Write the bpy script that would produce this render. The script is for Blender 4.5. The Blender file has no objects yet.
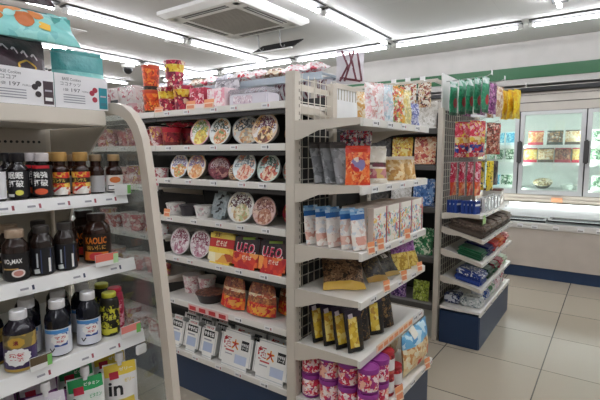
import bpy, bmesh, math, random
from mathutils import Matrix, Vector, Euler
random.seed(7)
sc = bpy.context.scene
COL = sc.collection
PI = math.pi
RAD = math.radians

# ------------------------------------------------------------------ materials
def lin(h):
    h = h.lstrip('#')
    out = []
    for i in (0, 2, 4):
        c = int(h[i:i+2], 16)/255
        out.append(c/12.92 if c <= .04045 else ((c+.055)/1.055)**2.4)
    return (*out, 1)

def newmat(name):
    m = bpy.data.materials.new(name)
    m.use_nodes = True
    nt = m.node_tree
    b = nt.nodes['Principled BSDF']
    return m, nt, b

_mc = {}
def mat(hexc, rough=.5, metal=0.0, spec=.5, bump=0, bscale=200, var=0.03):
    """plain paint / plastic with a faint procedural mottling"""
    k = (hexc, rough, metal, spec, bump, bscale, var)
    if k in _mc: return _mc[k]
    m, nt, b = newmat('plain_'+hexc.strip('#'))
    b.inputs['Roughness'].default_value = rough
    b.inputs['Metallic'].default_value = metal
    b.inputs['Specular IOR Level'].default_value = spec
    tc = nt.nodes.new('ShaderNodeTexCoord')
    n = nt.nodes.new('ShaderNodeTexNoise'); n.inputs['Scale'].default_value = 6
    nt.links.new(tc.outputs['Object'], n.inputs['Vector'])
    r = nt.nodes.new('ShaderNodeValToRGB')
    c = lin(hexc)
    r.color_ramp.elements[0].position = .3; r.color_ramp.elements[1].position = .7
    r.color_ramp.elements[0].color = (*[x*(1-var*2) for x in c[:3]], 1)
    r.color_ramp.elements[1].color = (*[min(1, x*(1+var)) for x in c[:3]], 1)
    nt.links.new(n.outputs['Fac'], r.inputs['Fac'])
    nt.links.new(r.outputs['Color'], b.inputs['Base Color'])
    if bump:
        n2 = nt.nodes.new('ShaderNodeTexNoise'); n2.inputs['Scale'].default_value = bscale
        nt.links.new(tc.outputs['Object'], n2.inputs['Vector'])
        bp = nt.nodes.new('ShaderNodeBump'); bp.inputs['Strength'].default_value = bump
        nt.links.new(n2.outputs['Fac'], bp.inputs['Height'])
        nt.links.new(bp.outputs['Normal'], b.inputs['Normal'])
    _mc[k] = m
    return m

def glow(name, hexc, s):
    m, nt, b = newmat(name)
    b.inputs['Base Color'].default_value = lin(hexc)
    b.inputs['Emission Color'].default_value = lin(hexc)
    b.inputs['Emission Strength'].default_value = s
    return m

def clear(name, tint='#ffffff', refl=.08, haze=0.0, hazecol='#ffffff', rough=.03):
    """clear film / pane: transparent with a Fresnel gloss and a little haze"""
    m, nt, b = newmat(name)
    nt.nodes.remove(b)
    out = nt.nodes['Material Output']
    t = nt.nodes.new('ShaderNodeBsdfTransparent'); t.inputs['Color'].default_value = lin(tint)
    g = nt.nodes.new('ShaderNodeBsdfGlossy'); g.inputs['Roughness'].default_value = rough
    lw = nt.nodes.new('ShaderNodeLayerWeight'); lw.inputs['Blend'].default_value = .3
    mu = nt.nodes.new('ShaderNodeMath'); mu.operation = 'MULTIPLY_ADD'
    mu.inputs[1].default_value = .35; mu.inputs[2].default_value = refl*.4
    nt.links.new(lw.outputs['Fresnel'], mu.inputs[0])
    mx = nt.nodes.new('ShaderNodeMixShader')
    nt.links.new(mu.outputs[0], mx.inputs['Fac'])
    nt.links.new(t.outputs[0], mx.inputs[1]); nt.links.new(g.outputs[0], mx.inputs[2])
    last = mx
    if haze:
        d = nt.nodes.new('ShaderNodeBsdfDiffuse'); d.inputs['Color'].default_value = lin(hazecol)
        m2 = nt.nodes.new('ShaderNodeMixShader'); m2.inputs['Fac'].default_value = haze
        nt.links.new(mx.outputs[0], m2.inputs[1]); nt.links.new(d.outputs[0], m2.inputs[2])
        last = m2
    nt.links.new(last.outputs[0], out.inputs['Surface'])
    return m

def ramp(nt, cols, const=True, pos=None):
    r = nt.nodes.new('ShaderNodeValToRGB')
    cr = r.color_ramp
    cr.interpolation = 'CONSTANT' if const else 'LINEAR'
    while len(cr.elements) < len(cols): cr.elements.new(.5)
    for i, c in enumerate(cols):
        cr.elements[i].position = pos[i] if pos else (i/len(cols) if const else i/max(1, len(cols)-1))
        cr.elements[i].color = lin(c)
    return r

_ac = {}
def art(cols, scale=45, stretch=(1, 1, 1), bands=(), rough=.35, distort=.012, rand=True, disc=None, fine=True, crinkle=.25):
    """printed packaging: a patchwork of picture colours, with plain bands (axis, lo, hi, colour) and an optional disc (x, z, r, colours)"""
    k = (tuple(cols), scale, stretch, tuple(bands), rough, distort, rand, str(disc), fine, crinkle)
    if k in _ac: return _ac[k]
    m, nt, b = newmat('print_'+cols[0].strip('#'))
    L = nt.links.new
    b.inputs['Roughness'].default_value = rough
    tc = nt.nodes.new('ShaderNodeTexCoord')
    n = nt.nodes.new('ShaderNodeTexNoise'); n.inputs['Scale'].default_value = scale*1.4
    L(tc.outputs['Object'], n.inputs['Vector'])
    sb = nt.nodes.new('ShaderNodeVectorMath'); sb.operation = 'MULTIPLY_ADD'
    sb.inputs[1].default_value = (distort*2,)*3
    L(n.outputs['Color'], sb.inputs[0]); L(tc.outputs['Object'], sb.inputs[2])
    vec = sb.outputs[0]
    if rand:
        oi = nt.nodes.new('ShaderNodeObjectInfo')
        ad = nt.nodes.new('ShaderNodeVectorMath'); ad.operation = 'ADD'
        cx = nt.nodes.new('ShaderNodeCombineXYZ')
        L(oi.outputs['Random'], cx.inputs[0]); L(oi.outputs['Random'], cx.inputs[2])
        L(vec, ad.inputs[0]); L(cx.outputs[0], ad.inputs[1]); vec = ad.outputs[0]
    mp = nt.nodes.new('ShaderNodeMapping'); mp.inputs['Scale'].default_value = stretch
    L(vec, mp.inputs['Vector'])
    def patch(cl, sca):
        v = nt.nodes.new('ShaderNodeTexVoronoi'); v.inputs['Scale'].default_value = sca
        L(mp.outputs[0], v.inputs['Vector'])
        s = nt.nodes.new('ShaderNodeSeparateColor'); L(v.outputs['Color'], s.inputs[0])
        r = ramp(nt, cl); L(s.outputs[0], r.inputs['Fac'])
        return r.outputs['Color']
    c = patch(cols, scale)
    if fine:
        big = nt.nodes.new('ShaderNodeTexNoise'); big.inputs['Scale'].default_value = scale*.8; L(vec, big.inputs['Vector'])
        thr = nt.nodes.new('ShaderNodeMath'); thr.operation = 'GREATER_THAN'; thr.inputs[1].default_value = .5
        L(big.outputs['Fac'], thr.inputs[0])
        mxf = nt.nodes.new('ShaderNodeMix'); mxf.data_type = 'RGBA'
        L(thr.outputs[0], mxf.inputs['Factor']); L(c, mxf.inputs['A']); L(patch(list(cols)+[cols[0]], scale*2.6), mxf.inputs['B'])
        c = mxf.outputs['Result']
    sx = nt.nodes.new('ShaderNodeSeparateXYZ'); L(tc.outputs['Object'], sx.inputs[0])
    def mixin(c, fac, c2):
        mx = nt.nodes.new('ShaderNodeMix'); mx.data_type = 'RGBA'
        L(fac, mx.inputs['Factor']); L(c, mx.inputs['A'])
        if isinstance(c2, str): mx.inputs['B'].default_value = lin(c2)
        else: L(c2, mx.inputs['B'])
        return mx.outputs['Result']
    def math2(op, a, bb):
        q = nt.nodes.new('ShaderNodeMath'); q.operation = op
        for i, z in enumerate((a, bb)):
            if isinstance(z, (int, float)): q.inputs[i].default_value = z
            else: L(z, q.inputs[i])
        return q.outputs[0]
    if disc:
        x0, z0, r0, dc = disc
        dx = math2('SUBTRACT', sx.outputs['X'], x0); dz = math2('SUBTRACT', sx.outputs['Z'], z0)
        d2 = math2('ADD', math2('MULTIPLY', dx, dx), math2('MULTIPLY', dz, dz))
        f = math2('LESS_THAN', d2, r0*r0)
        c = mixin(c, f, patch(dc, scale*1.3) if not isinstance(dc, str) else dc)
    for ax, lo, hi, hx in bands:
        o = sx.outputs['XYZ'.index(ax)]
        f = math2('MULTIPLY', math2('GREATER_THAN', o, lo), math2('LESS_THAN', o, hi))
        c = mixin(c, f, hx if isinstance(hx, str) else patch(hx, scale*1.3))
    L(c, b.inputs['Base Color'])
    if crinkle:
        cn = nt.nodes.new('ShaderNodeTexNoise'); cn.inputs['Scale'].default_value = 28; cn.inputs['Detail'].default_value = 4
        L(tc.outputs['Object'], cn.inputs['Vector'])
        bp = nt.nodes.new('ShaderNodeBump'); bp.inputs['Strength'].default_value = crinkle; bp.inputs['Distance'].default_value = .02
        L(cn.outputs['Fac'], bp.inputs['Height']); L(bp.outputs['Normal'], b.inputs['Normal'])
    _ac[k] = m
    return m

def lid_print(bg, script, food, R, rim='#f2efe8', split=-.05, side=None):
    """round lid: pale rim, script-like strokes above, a picture of food below"""
    m, nt, b = newmat('lid_print')
    L = nt.links.new
    b.inputs['Roughness'].default_value = .38
    tc = nt.nodes.new('ShaderNodeTexCoord')
    sx = nt.nodes.new('ShaderNodeSeparateXYZ'); L(tc.outputs['Object'], sx.inputs[0])
    def math2(op, a, bb, cc=None):
        q = nt.nodes.new('ShaderNodeMath'); q.operation = op
        for i, z in enumerate((a, bb)):
            if isinstance(z, (int, float)): q.inputs[i].default_value = z
            else: L(z, q.inputs[i])
        return q.outputs[0]
    def mixin(a, fac, c2):
        mx = nt.nodes.new('ShaderNodeMix'); mx.data_type = 'RGBA'
        L(fac, mx.inputs['Factor'])
        if isinstance(a, str): mx.inputs['A'].default_value = lin(a)
        else: L(a, mx.inputs['A'])
        if isinstance(c2, str): mx.inputs['B'].default_value = lin(c2)
        else: L(c2, mx.inputs['B'])
        return mx.outputs['Result']
    X, Y = sx.outputs['X'], sx.outputs['Y']
    r2 = math2('ADD', math2('MULTIPLY', X, X), math2('MULTIPLY', Y, Y))
    oi = nt.nodes.new('ShaderNodeObjectInfo')
    ad = nt.nodes.new('ShaderNodeVectorMath'); ad.operation = 'ADD'
    cx = nt.nodes.new('ShaderNodeCombineXYZ'); L(oi.outputs['Random'], cx.inputs[0]); L(oi.outputs['Random'], cx.inputs[1])
    L(tc.outputs['Object'], ad.inputs[0]); L(cx.outputs[0], ad.inputs[1])
    w = nt.nodes.new('ShaderNodeTexVoronoi'); w.feature = 'DISTANCE_TO_EDGE'; w.inputs['Scale'].default_value = 60
    n = nt.nodes.new('ShaderNodeTexNoise'); n.inputs['Scale'].default_value = 60
    L(ad.outputs[0], n.inputs['Vector'])
    dm = nt.nodes.new('ShaderNodeVectorMath'); dm.operation = 'MULTIPLY_ADD'; dm.inputs[1].default_value = (.03, .03, .03)
    L(n.outputs['Color'], dm.inputs[0]); L(ad.outputs[0], dm.inputs[2])
    L(dm.outputs[0], w.inputs['Vector'])
    stroke = math2('LESS_THAN', w.outputs['Distance'], .12)
    up = math2('MULTIPLY', math2('GREATER_THAN', Y, R*split), math2('LESS_THAN', r2, (R*.84)**2))
    vt = nt.nodes.new('ShaderNodeTexVoronoi'); vt.inputs['Scale'].default_value = 48; L(dm.outputs[0], vt.inputs['Vector'])
    st = nt.nodes.new('ShaderNodeSeparateColor'); L(vt.outputs['Color'], st.inputs[0])
    rt = ramp(nt, [bg, bg, food[2], bg, food[0], rim]); L(st.outputs[1], rt.inputs['Fac'])
    c = mixin(rt.outputs['Color'], math2('MULTIPLY', stroke, up), script)
    v = nt.nodes.new('ShaderNodeTexVoronoi'); v.inputs['Scale'].default_value = 75
    L(dm.outputs[0], v.inputs['Vector'])
    s = nt.nodes.new('ShaderNodeSeparateColor'); L(v.outputs['Color'], s.inputs[0])
    fr = ramp(nt, food); L(s.outputs[0], fr.inputs['Fac'])
    dy = math2('ADD', Y, R*.42); dx = math2('SUBTRACT', X, R*.12)
    f2 = math2('LESS_THAN', math2('ADD', math2('MULTIPLY', dx, dx), math2('MULTIPLY', dy, dy)), (R*.6)**2)
    c = mixin(c, f2, fr.outputs['Color'])
    c = mixin(c, math2('GREATER_THAN', r2, (R*.92)**2), rim)
    if side:
        c = mixin(c, math2('LESS_THAN', X, -R*.55), side)
    L(c, b.inputs['Base Color'])
    return m

# ------------------------------------------------------------------ mesh builder
_txt = {}
BOLD = [.022]
def text_mesh(s0):
    s = s0
    if (s, BOLD[0]) in _txt: return _txt[(s, BOLD[0])]
    cu = bpy.data.curves.new('t', 'FONT'); cu.body = s; cu.size = 1; cu.resolution_u = 2; cu.offset = BOLD[0]
    o = bpy.data.objects.new('t', cu); COL.objects.link(o)
    bpy.context.view_layer.update()
    me = bpy.data.meshes.new_from_object(o.evaluated_get(bpy.context.evaluated_depsgraph_get()))
    vs = [v.co.copy() for v in me.vertices]; fs = [tuple(p.vertices) for p in me.polygons]
    bpy.data.objects.remove(o); bpy.data.curves.remove(cu); bpy.data.meshes.remove(me)
    x0 = min(v.x for v in vs); x1 = max(v.x for v in vs); y0 = min(v.y for v in vs); y1 = max(v.y for v in vs)
    cx, cy = (x0+x1)/2, (y0+y1)/2
    r = ([((v.x-cx)/(x1-x0), (v.y-cy)/(y1-y0)) for v in vs], fs, (x1-x0)/(y1-y0))
    _txt[(s, BOLD[0])] = r
    return r

class MB:
    def __init__(s): s.v = []; s.f = []; s.m = []; s.mats = []
    def mi(s, m):
        if m not in s.mats: s.mats.append(m)
        return s.mats.index(m)
    def add(s, vs, fs, m, M=None):
        b = len(s.v); i = s.mi(m)
        s.v += [(M @ Vector(p)) if M is not None else Vector(p) for p in vs]
        for f in fs:
            s.f.append(tuple(b+k for k in f)); s.m.append(i)
        return s
    def box(s, x0, x1, y0, y1, z0, z1, m, bev=0, M=None, seg=2):
        if bev:
            bm = bmesh.new(); bmesh.ops.create_cube(bm, size=1)
            for v in bm.verts:
                v.co = ((x0+x1)/2+v.co.x*(x1-x0), (y0+y1)/2+v.co.y*(y1-y0), (z0+z1)/2+v.co.z*(z1-z0))
            bmesh.ops.bevel(bm, geom=bm.edges[:], offset=bev, segments=seg, affect='EDGES')
            bm.verts.index_update()
            s.add([v.co.copy() for v in bm.verts], [[v.index for v in f.verts] for f in bm.faces], m, M)
            bm.free()
            return s
        vs = [(x, y, z) for x in (x0, x1) for y in (y0, y1) for z in (z0, z1)]
        fs = [(0, 1, 3, 2), (4, 6, 7, 5), (0, 4, 5, 1), (2, 3, 7, 6), (0, 2, 6, 4), (1, 5, 7, 3)]
        return s.add(vs, fs, m, M)
    def lathe(s, prof, m, n=24, M=None, cap0=True, cap1=True, sx=1, sy=1):
        """prof: [(r, z[, material])], material of the ring up to the next point"""
        vs = []; mats = []
        for p in prof:
            for k in range(n):
                a = 2*PI*k/n
                vs.append((p[0]*math.cos(a)*sx, p[0]*math.sin(a)*sy, p[1]))
        for i in range(len(prof)-1):
            mm = prof[i][2] if len(prof[i]) > 2 else m
            fs = [(i*n+k, i*n+(k+1) % n, (i+1)*n+(k+1) % n, (i+1)*n+k) for k in range(n)]
            mats.append((fs, mm))
        b = len(s.v)
        s.v += [(M @ Vector(p)) if M is not None else Vector(p) for p in vs]
        def put(f, mm): s.f.append(tuple(b+k for k in f)); s.m.append(s.mi(mm))
        for fs, mm in mats:
            for f in fs: put(f, mm)
        if cap0: put(tuple(reversed(range(n))), mats[0][1])
        if cap1: put(tuple((len(prof)-1)*n+k for k in range(n)), prof[-1][2] if len(prof[-1]) > 2 else mats[-1][1])
        return s
    def prism(s, poly, axis, a, b, m, M=None):
        """extrude a 2-D polygon along an axis: X -> (y,z), Y -> (x,z), Z -> (x,y)"""
        def p3(u, w, t):
            return (t, u, w) if axis == 'X' else (u, t, w) if axis == 'Y' else (u, w, t)
        n = len(poly)
        vs = [p3(u, w, a) for u, w in poly]+[p3(u, w, b) for u, w in poly]
        fs = [tuple(range(n)), tuple(reversed(range(n, 2*n)))]+[(i, i+n, (i+1) % n+n, (i+1) % n) for i in range(n)]
        return s.add(vs, fs, m, M)
    def tube(s, pts, r, m, n=6, M=None):
        pts = [Vector(p) for p in pts]
        vs = []
        for i, p in enumerate(pts):
            d = (pts[min(i+1, len(pts)-1)]-pts[max(i-1, 0)]).normalized()
            a = d.orthogonal().normalized() if i == 0 else (a-d*a.dot(d)).normalized()
            c = d.cross(a)
            for k in range(n):
                t = 2*PI*k/n
                vs.append(p+a*math.cos(t)*r+c*math.sin(t)*r)
        fs = [(i*n+k, i*n+(k+1) % n, (i+1)*n+(k+1) % n, (i+1)*n+k) for i in range(len(pts)-1) for k in range(n)]
        fs += [tuple(reversed(range(n))), tuple((len(pts)-1)*n+k for k in range(n))]
        return s.add(vs, fs, m, M)
    def text(s, t, w, h, m, fn):
        """flat lettering w x h laid on a surface: fn(u, v) -> point"""
        vs, fs, asp = text_mesh(t)
        if w is None: w = h*asp
        if h is None: h = w/asp
        return s.add([fn(x*w, y*h) for x, y in vs], fs, m)
    def strokes(s, pts, r, m, fn):
        """a flat line of half width r along (u, v) points"""
        vs = []; fs = []
        q = [Vector(pts[0])]
        for i in range(len(pts)-1):
            a, b = Vector(pts[i]), Vector(pts[i+1]); k = max(1, min(12, int((b-a).length/.006)))
            q += [a+(b-a)*(j+1)/k for j in range(k)]
        pts = q
        for i in range(len(pts)-1):
            a, b = Vector(pts[i]), Vector(pts[i+1]); d = (b-a).normalized(); n = Vector((-d.y, d.x))*r
            k = len(vs)
            vs += [fn(*(a+n)), fn(*(a-n)), fn(*(b-n)), fn(*(b+n))]; fs.append((k, k+1, k+2, k+3))
        return s.add(vs, fs, m)
    def build(s, name, parent=None, smooth=35):
        me = bpy.data.meshes.new(name)
        me.from_pydata([tuple(p) for p in s.v], [], s.f)
        for m in s.mats: me.materials.append(m)
        me.polygons.foreach_set('material_index', s.m)
        me.update()
        bm = bmesh.new(); bm.from_mesh(me)
        bmesh.ops.recalc_face_normals(bm, faces=bm.faces[:])
        bm.to_mesh(me); bm.free()
        if smooth:
            me.shade_smooth(); me.set_sharp_from_angle(angle=RAD(smooth))
        o = bpy.data.objects.new(name, me); COL.objects.link(o)
        if parent is not None: o.parent = parent
        return o

def thing(name, cat=None, label=None, group=None, loc=(0, 0, 0), rz=0):
    o = bpy.data.objects.new(name, None); COL.objects.link(o)
    o.empty_display_size = .05
    o.location = loc; o.rotation_euler = (0, 0, rz)
    tag(o, cat, label, group)
    return o
def tag(o, cat=None, label=None, group=None, kind=None):
    if cat: o['category'] = cat
    if label: o['label'] = label
    if group: o['group'] = group
    if kind: o['kind'] = kind
    return o
def struct(mb, name, smooth=35):
    o = mb.build(name, None, smooth); o['kind'] = 'structure'; return o
KIDS = {}
def kids(o): return [c for c in o.children]
def dup(src, label, group=None):
    r = src.copy(); COL.objects.link(r)
    r['label'] = label
    if group: r['group'] = group
    for c in src.children:
        d = c.copy(); COL.objects.link(d); d.parent = r
        for g in c.children:
            e = g.copy(); COL.objects.link(e); e.parent = d
    return r
def leaves(o):
    out = [o] if o.type == 'MESH' else []
    for c in o.children: out += leaves(c)
    return out
def put(o, x, y, z, rz=0, rx=0, ry=0, s=1.0):
    """stand a thing on the height z: rotate it, then lift it so that its lowest point touches z"""
    o.rotation_mode = 'XYZ'
    E = Matrix.Rotation(rz, 4, 'Z') @ Matrix.Rotation(rx, 4, 'X') @ Matrix.Rotation(ry, 4, 'Y')
    o.rotation_euler = E.to_euler('XYZ')
    o.scale = (s, s, s)
    lo = min((E @ (v.co*s)).z for c in leaves(o) for v in c.data.vertices)
    o.location = (x, y, z-lo+.0012)
    return o
_first = set()
def inst(proto, label, group=None):
    """the first use takes the prototype itself, later ones copy it"""
    if proto.name not in _first:
        _first.add(proto.name)
        proto['label'] = label
        if group: proto['group'] = group
        return proto
    return dup(proto, label, group)
ORD = ['first', 'second', 'third', 'fourth', 'fifth', 'sixth', 'seventh', 'eighth', 'ninth', 'tenth', 'eleventh', 'twelfth', 'thirteenth', 'fourteenth']

# common finishes
CREAM = mat('#cdc5b8', .42)
CREAMD = mat('#b9b0a0', .5)
SHELFW = mat('#e6e3dc', .35)
WHITE = mat('#eeeeec', .4)
BLUE = mat('#1f3656', .4)
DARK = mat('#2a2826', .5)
BLACK = mat('#121214', .35)
GREYP = mat('#77746f', .5)
STEEL = mat('#b8bab8', .3, .9)
TAGW = mat('#efefee', .5)
ORANGE = mat('#f2a06c', .5)
ORNG2 = mat('#fbdfc4', .5)
RED = mat('#c0202c', .4)
INK = mat('#1b1b1d', .5)
INKW = mat('#f4f4f2', .45)
# ------------------------------------------------------------------ the room
def tile_floor():
    m, nt, b = newmat('floor_tiles'); L = nt.links.new
    tc = nt.nodes.new('ShaderNodeTexCoord')
    mp = nt.nodes.new('ShaderNodeMapping'); mp.inputs['Location'].default_value = (.3, -.03, 0)
    L(tc.outputs['Object'], mp.inputs['Vector'])
    br = nt.nodes.new('ShaderNodeTexBrick')
    br.offset = 0; br.squash = 1
    br.inputs['Scale'].default_value = 1
    br.inputs['Brick Width'].default_value = .6; br.inputs['Row Height'].default_value = .6
    br.inputs['Mortar Size'].default_value = .004; br.inputs['Mortar Smooth'].default_value = .2
    br.inputs['Color1'].default_value = lin('#b3a897'); br.inputs['Color2'].default_value = lin('#aca18f')
    br.inputs['Mortar'].default_value = lin('#55504a')
    L(mp.outputs[0], br.inputs['Vector'])
    L(br.outputs['Color'], b.inputs['Base Color'])
    b.inputs['Roughness'].default_value = .27
    bp = nt.nodes.new('ShaderNodeBump'); bp.inputs['Strength'].default_value = .3; bp.inputs['Distance'].default_value = .002; bp.invert = True
    L(br.outputs['Fac'], bp.inputs['Height']); L(bp.outputs['Normal'], b.inputs['Normal'])
    b.inputs['Specular IOR Level'].default_value = .5
    return m

def ceiling_mat():
    m, nt, b = newmat('ceiling_board'); L = nt.links.new
    tc = nt.nodes.new('ShaderNodeTexCoord')
    br = nt.nodes.new('ShaderNodeTexBrick'); br.offset = .5
    br.inputs['Scale'].default_value = 1
    br.inputs['Brick Width'].default_value = 1.82; br.inputs['Row Height'].default_value = .91
    br.inputs['Mortar Size'].default_value = .002; br.inputs['Mortar Smooth'].default_value = .5
    br.inputs['Color1'].default_value = lin('#c3c2bf'); br.inputs['Color2'].default_value = lin('#c0bfbc')
    br.inputs['Mortar'].default_value = lin('#b2b1ae')
    L(tc.outputs['Object'], br.inputs['Vector'])
    L(br.outputs['Color'], b.inputs['Base Color'])
    b.inputs['Roughness'].default_value = .8
    return m

X0, X1, Y0, Y1, ZC = -9.5, 2.6, -2.6, 6.45, 2.61
WALLM = mat('#b4b1ac', .7, bump=.05, bscale=300)
struct(MB().box(X0, X1, Y0, Y1, -.06, 0, tile_floor()), 'floor')
struct(MB().box(X0, X1, Y0, Y1, ZC, ZC+.08, ceiling_mat()), 'ceiling')
struct(MB().box(X0, X1, Y1, Y1+.1, 0, ZC, WALLM), 'wall_back')
struct(MB().box(X0, X1, Y0-.1, Y0, 0, ZC, WALLM), 'wall_front')
struct(MB().box(X0-.1, X0, Y0, Y1, 0, ZC, WALLM), 'wall_left')
struct(MB().box(X1, X1+.1, Y0, Y1, 0, ZC, WALLM), 'wall_right')
struct(MB().box(X0, X1, 5.70, Y1, 2.125, ZC, WALLM), 'trim_1')                       # bulkhead over the freezers
struct(MB().box(X0, X1, 5.690, 5.6995, 2.195, 2.325, mat('#0f5429', .45)), 'trim_2')    # green band on it
struct(MB().box(X0, -3.2, 5.72, Y1, 0, 2.12, WALLM), 'wall_back_2')

# ------------------------------------------------------------------ ceiling lamps
TUBE = glow('lamp_tube', '#f6f8ff', 30)
def make_light(L):
    t = thing('ceiling_light', 'ceiling light')
    MB().prism([(-.06, .0), (.06, .0), (.058, -.014), (-.058, -.014)], 'Y', -L/2-.015, L/2+.015, mat('#454544', .8)).build('shade_batten', t)  # widened and darkened to hold the tube's glow off the ceiling
    MB().tube([(0, -L/2+.03, -.048), (0, L/2-.03, -.048)], .014, TUBE, 10).build('tube', t)
    for s in (-1, 1):
        MB().box(-.02, .02, s*(L/2)-.018, s*(L/2)+.018, -.064, -.022, WHITE, .004).build('end_socket', t)
    return t
light0 = make_light(1.28)
LG = 'bare tube ceiling lights'
def hang_light(x, y, rz, label):
    o = inst(light0, label, LG); o.location = (x, y, ZC-.0005); o.rotation_euler = (0, 0, rz)
colname = {-7.0: 'far line beyond the cup noodles', -5.35: 'line above the stacked cup noodles', -3.9: 'line by the air conditioner', -2.15: 'line above the noodle gondola end', -.45: 'line above the freezer aisle', 1.2: 'line over the open floor'}
for X in (-7.0, -5.35, -3.9, -2.15, -.45, 1.2):
    off = -.3 if X == -.45 else (.45 if X == -5.35 else 0)
    for i in range(5):
        y = 4.04-1.36*i+off
        hang_light(X, y, 0, 'white ceiling tube, %s from the freezer wall in the %s' % (ORD[i], colname[X]))
for i in range(5):
    hang_light(-.09-1.375*i if i else -.09, 4.86, PI/2, 'white ceiling tube parallel to the green band, %s from the freezer doors' % ORD[i])

# ------------------------------------------------------------------ air conditioner
ac = thing('air_conditioner', 'air conditioner', 'white square four-way cassette air conditioner set in the ceiling', loc=(-2.93, 3.1, ZC))
h = .49
mb = MB()
for (a, za, b_, zb) in ((h, 0, h, -.03), (h, -.03, h-.05, -.062)):
    for k in range(4):
        M = Matrix.Rotation(k*PI/2, 4, 'Z')
        mb.add([(-a, -a, za), (a, -a, za), (b_, -b_, zb), (-b_, -b_, zb)], [(0, 1, 2, 3)], WHITE, M)
z = -.062
for k in range(4):
    M = Matrix.Rotation(k*PI/2, 4, 'Z')
    mb.add([(-.44, -.44, z), (.44, -.44, z), (.40, -.40, z), (-.40, -.40, z)], [(0, 1, 2, 3)], WHITE, M)
    mb.add([(-.40, -.40, z), (-.27, -.40, z), (-.27, -.345, z), (-.345, -.345, z), (-.40, -.345, z)], [(0, 1, 2, 3, 4)], WHITE, M)
    mb.add([(.27, -.40, z), (.40, -.40, z), (.40, -.345, z), (.345, -.345, z), (.27, -.345, z)], [(0, 1, 2, 3, 4)], WHITE, M)
    mb.add([(-.345, -.345, z), (.345, -.345, z), (.295, -.295, z), (-.295, -.295, z)], [(0, 1, 2, 3)], WHITE, M)
mb.build('panel', ac)
for k in range(4):
    M = Matrix.Rotation(k*PI/2, 4, 'Z')
    MB().box(-.27, .27, -.40, -.345, z-.0012, z+.035, BLACK, M=M).box(-.265, .265, -.378, -.368, z-.004, z-.0013, mat('#c4c4c2', .5), M=M).build('air_outlet', ac)
g = MB().box(-.295, .295, -.295, .295, z+.012, z+.016, mat('#8a8782', .6))
for i in range(22):
    y = -.285+i*.0271
    g.box(-.295, .295, y-.004, y+.006, z+.0, z+.008, mat('#c2bfba', .5))
g.build('intake_grille', ac)

dfl = thing('air_deflector', 'deflector plate', 'dark tilted deflector plate hanging from two hooks below the air conditioner', loc=(-2.93, 3.62, 2.385))
MB().add([(-.27, 0, 0), (.27, 0, 0), (.27, .2, .12), (-.27, .2, .12), (-.27, -.004, .008), (.27, -.004, .008), (.27, .196, .128), (-.27, .196, .128)],
         [(0, 3, 2, 1), (4, 5, 6, 7), (0, 1, 5, 4), (1, 2, 6, 5), (2, 3, 7, 6), (3, 0, 4, 7)], mat('#1c1c1e', .7, spec=.2)).build('plate', dfl)
MB().box(-.275, .275, -.02, .006, -.006, .010, mat('#c9c9c6', .4)).build('front_lip', dfl)
for x in (-.15, .13):
    MB().tube([(x, -.024, .165), (x, -.022, .185), (x, -.016, .12), (x, -.005, .05), (x+.01, .03, .02), (x, .06, .06)], .006, mat('#8a8a88', .4)).build('hook', dfl)

hat = thing('ceiling_vent', 'ceiling vent', 'pale flat rectangular vent panel in the ceiling beyond the air conditioner', loc=(-4.05, 3.63, ZC))
mb = MB().box(-.16, .16, -.33, .33, -.012, -.0005, WHITE, .003); mb.build('frame', hat)
MB().box(-.13, .13, -.30, .30, -.016, -.0125, mat('#c2c0bc', .6)).build('grille', hat)
hat2 = thing('access_hatch', 'ceiling hatch', 'flat white square access hatch in the ceiling near the camera dome', loc=(-4.75, 2.35, ZC))
MB().box(-.23, .23, -.23, .23, -.008, -.0005, mat('#cfcdc9', .6), .002).build('frame', hat2)
MB().box(-.2, .2, -.2, .2, -.012, -.0085, mat('#dad8d4', .6), .002).build('door_panel', hat2)

cam_t = thing('dome_camera', 'security camera', 'small black dome security camera on the ceiling above the cup noodles', loc=(-5.77, 3.88, ZC))
MB().lathe([(.09, -.0005), (.09, -.03), (.07, -.04)], WHITE, 20).build('mount', cam_t)
MB().lathe([(.066, -.041), (.064, -.07), (.05, -.1), (.028, -.118), (.006, -.124)], BLACK, 20).build('dome', cam_t)

# ------------------------------------------------------------------ upright freezers behind the chest
FX = [-2.88+.653*i for i in range(7)]
FRZ = thing('glass_door_freezer', 'freezer', 'long built-in white upright freezer with glass doors on the back wall', loc=(0, 0, 0))
mb = MB()
LINER = mat('#f4f8f6', .5)
xa, xb = FX[0]-.06, FX[-1]+.06
mb.box(xa, xb, 6.3, 6.34, .60, 2.09, LINER)
mb.box(xa, xb, 5.76, 6.3, .60, .86, LINER)
mb.box(xa, xb, 5.76, 6.3, 1.83, 2.09, LINER)
mb.box(xa, xa+.04, 5.76, 6.3, .86, 1.83, LINER); mb.box(xb-.04, xb, 5.76, 6.3, .86, 1.83, LINER)
mb.build('cabinet', FRZ)
mb = MB()
FASC = mat('#bcb5ab', .5)
mb.box(xa, xb, 5.70, 5.76, 1.925, 2.025, FASC).box(xa, xb, 5.70, 5.76, 1.825, 1.915, FASC).box(xa, xb, 5.735, 5.76, 1.82, 2.1, mat('#4a4743', .5))
mb.box(xa, xb, 5.72, 5.76, 2.005, 2.1, FASC).box(xa, xb, 5.66, 5.735, 2.04, 2.085, BLACK, .006).box(xa, xb, 5.70, 5.72, 1.998, 2.008, DARK)
mb.build('top_fascia', FRZ)
MB().box(xa, xb, 5.70, 5.76, .785, .872, mat('#c9bfb2', .5)).box(xa, xb, 5.69, 5.70, .80, .825, mat('#b8ada0', .5)).build('lower_fascia', FRZ)
DGL = clear('freezer_glass', '#fbfffd', .1, .05, '#eef6f3')
ALU = mat('#d2d3d3', .35, .15)
LED = glow('freezer_strip', '#f4fff9', 10)
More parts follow.
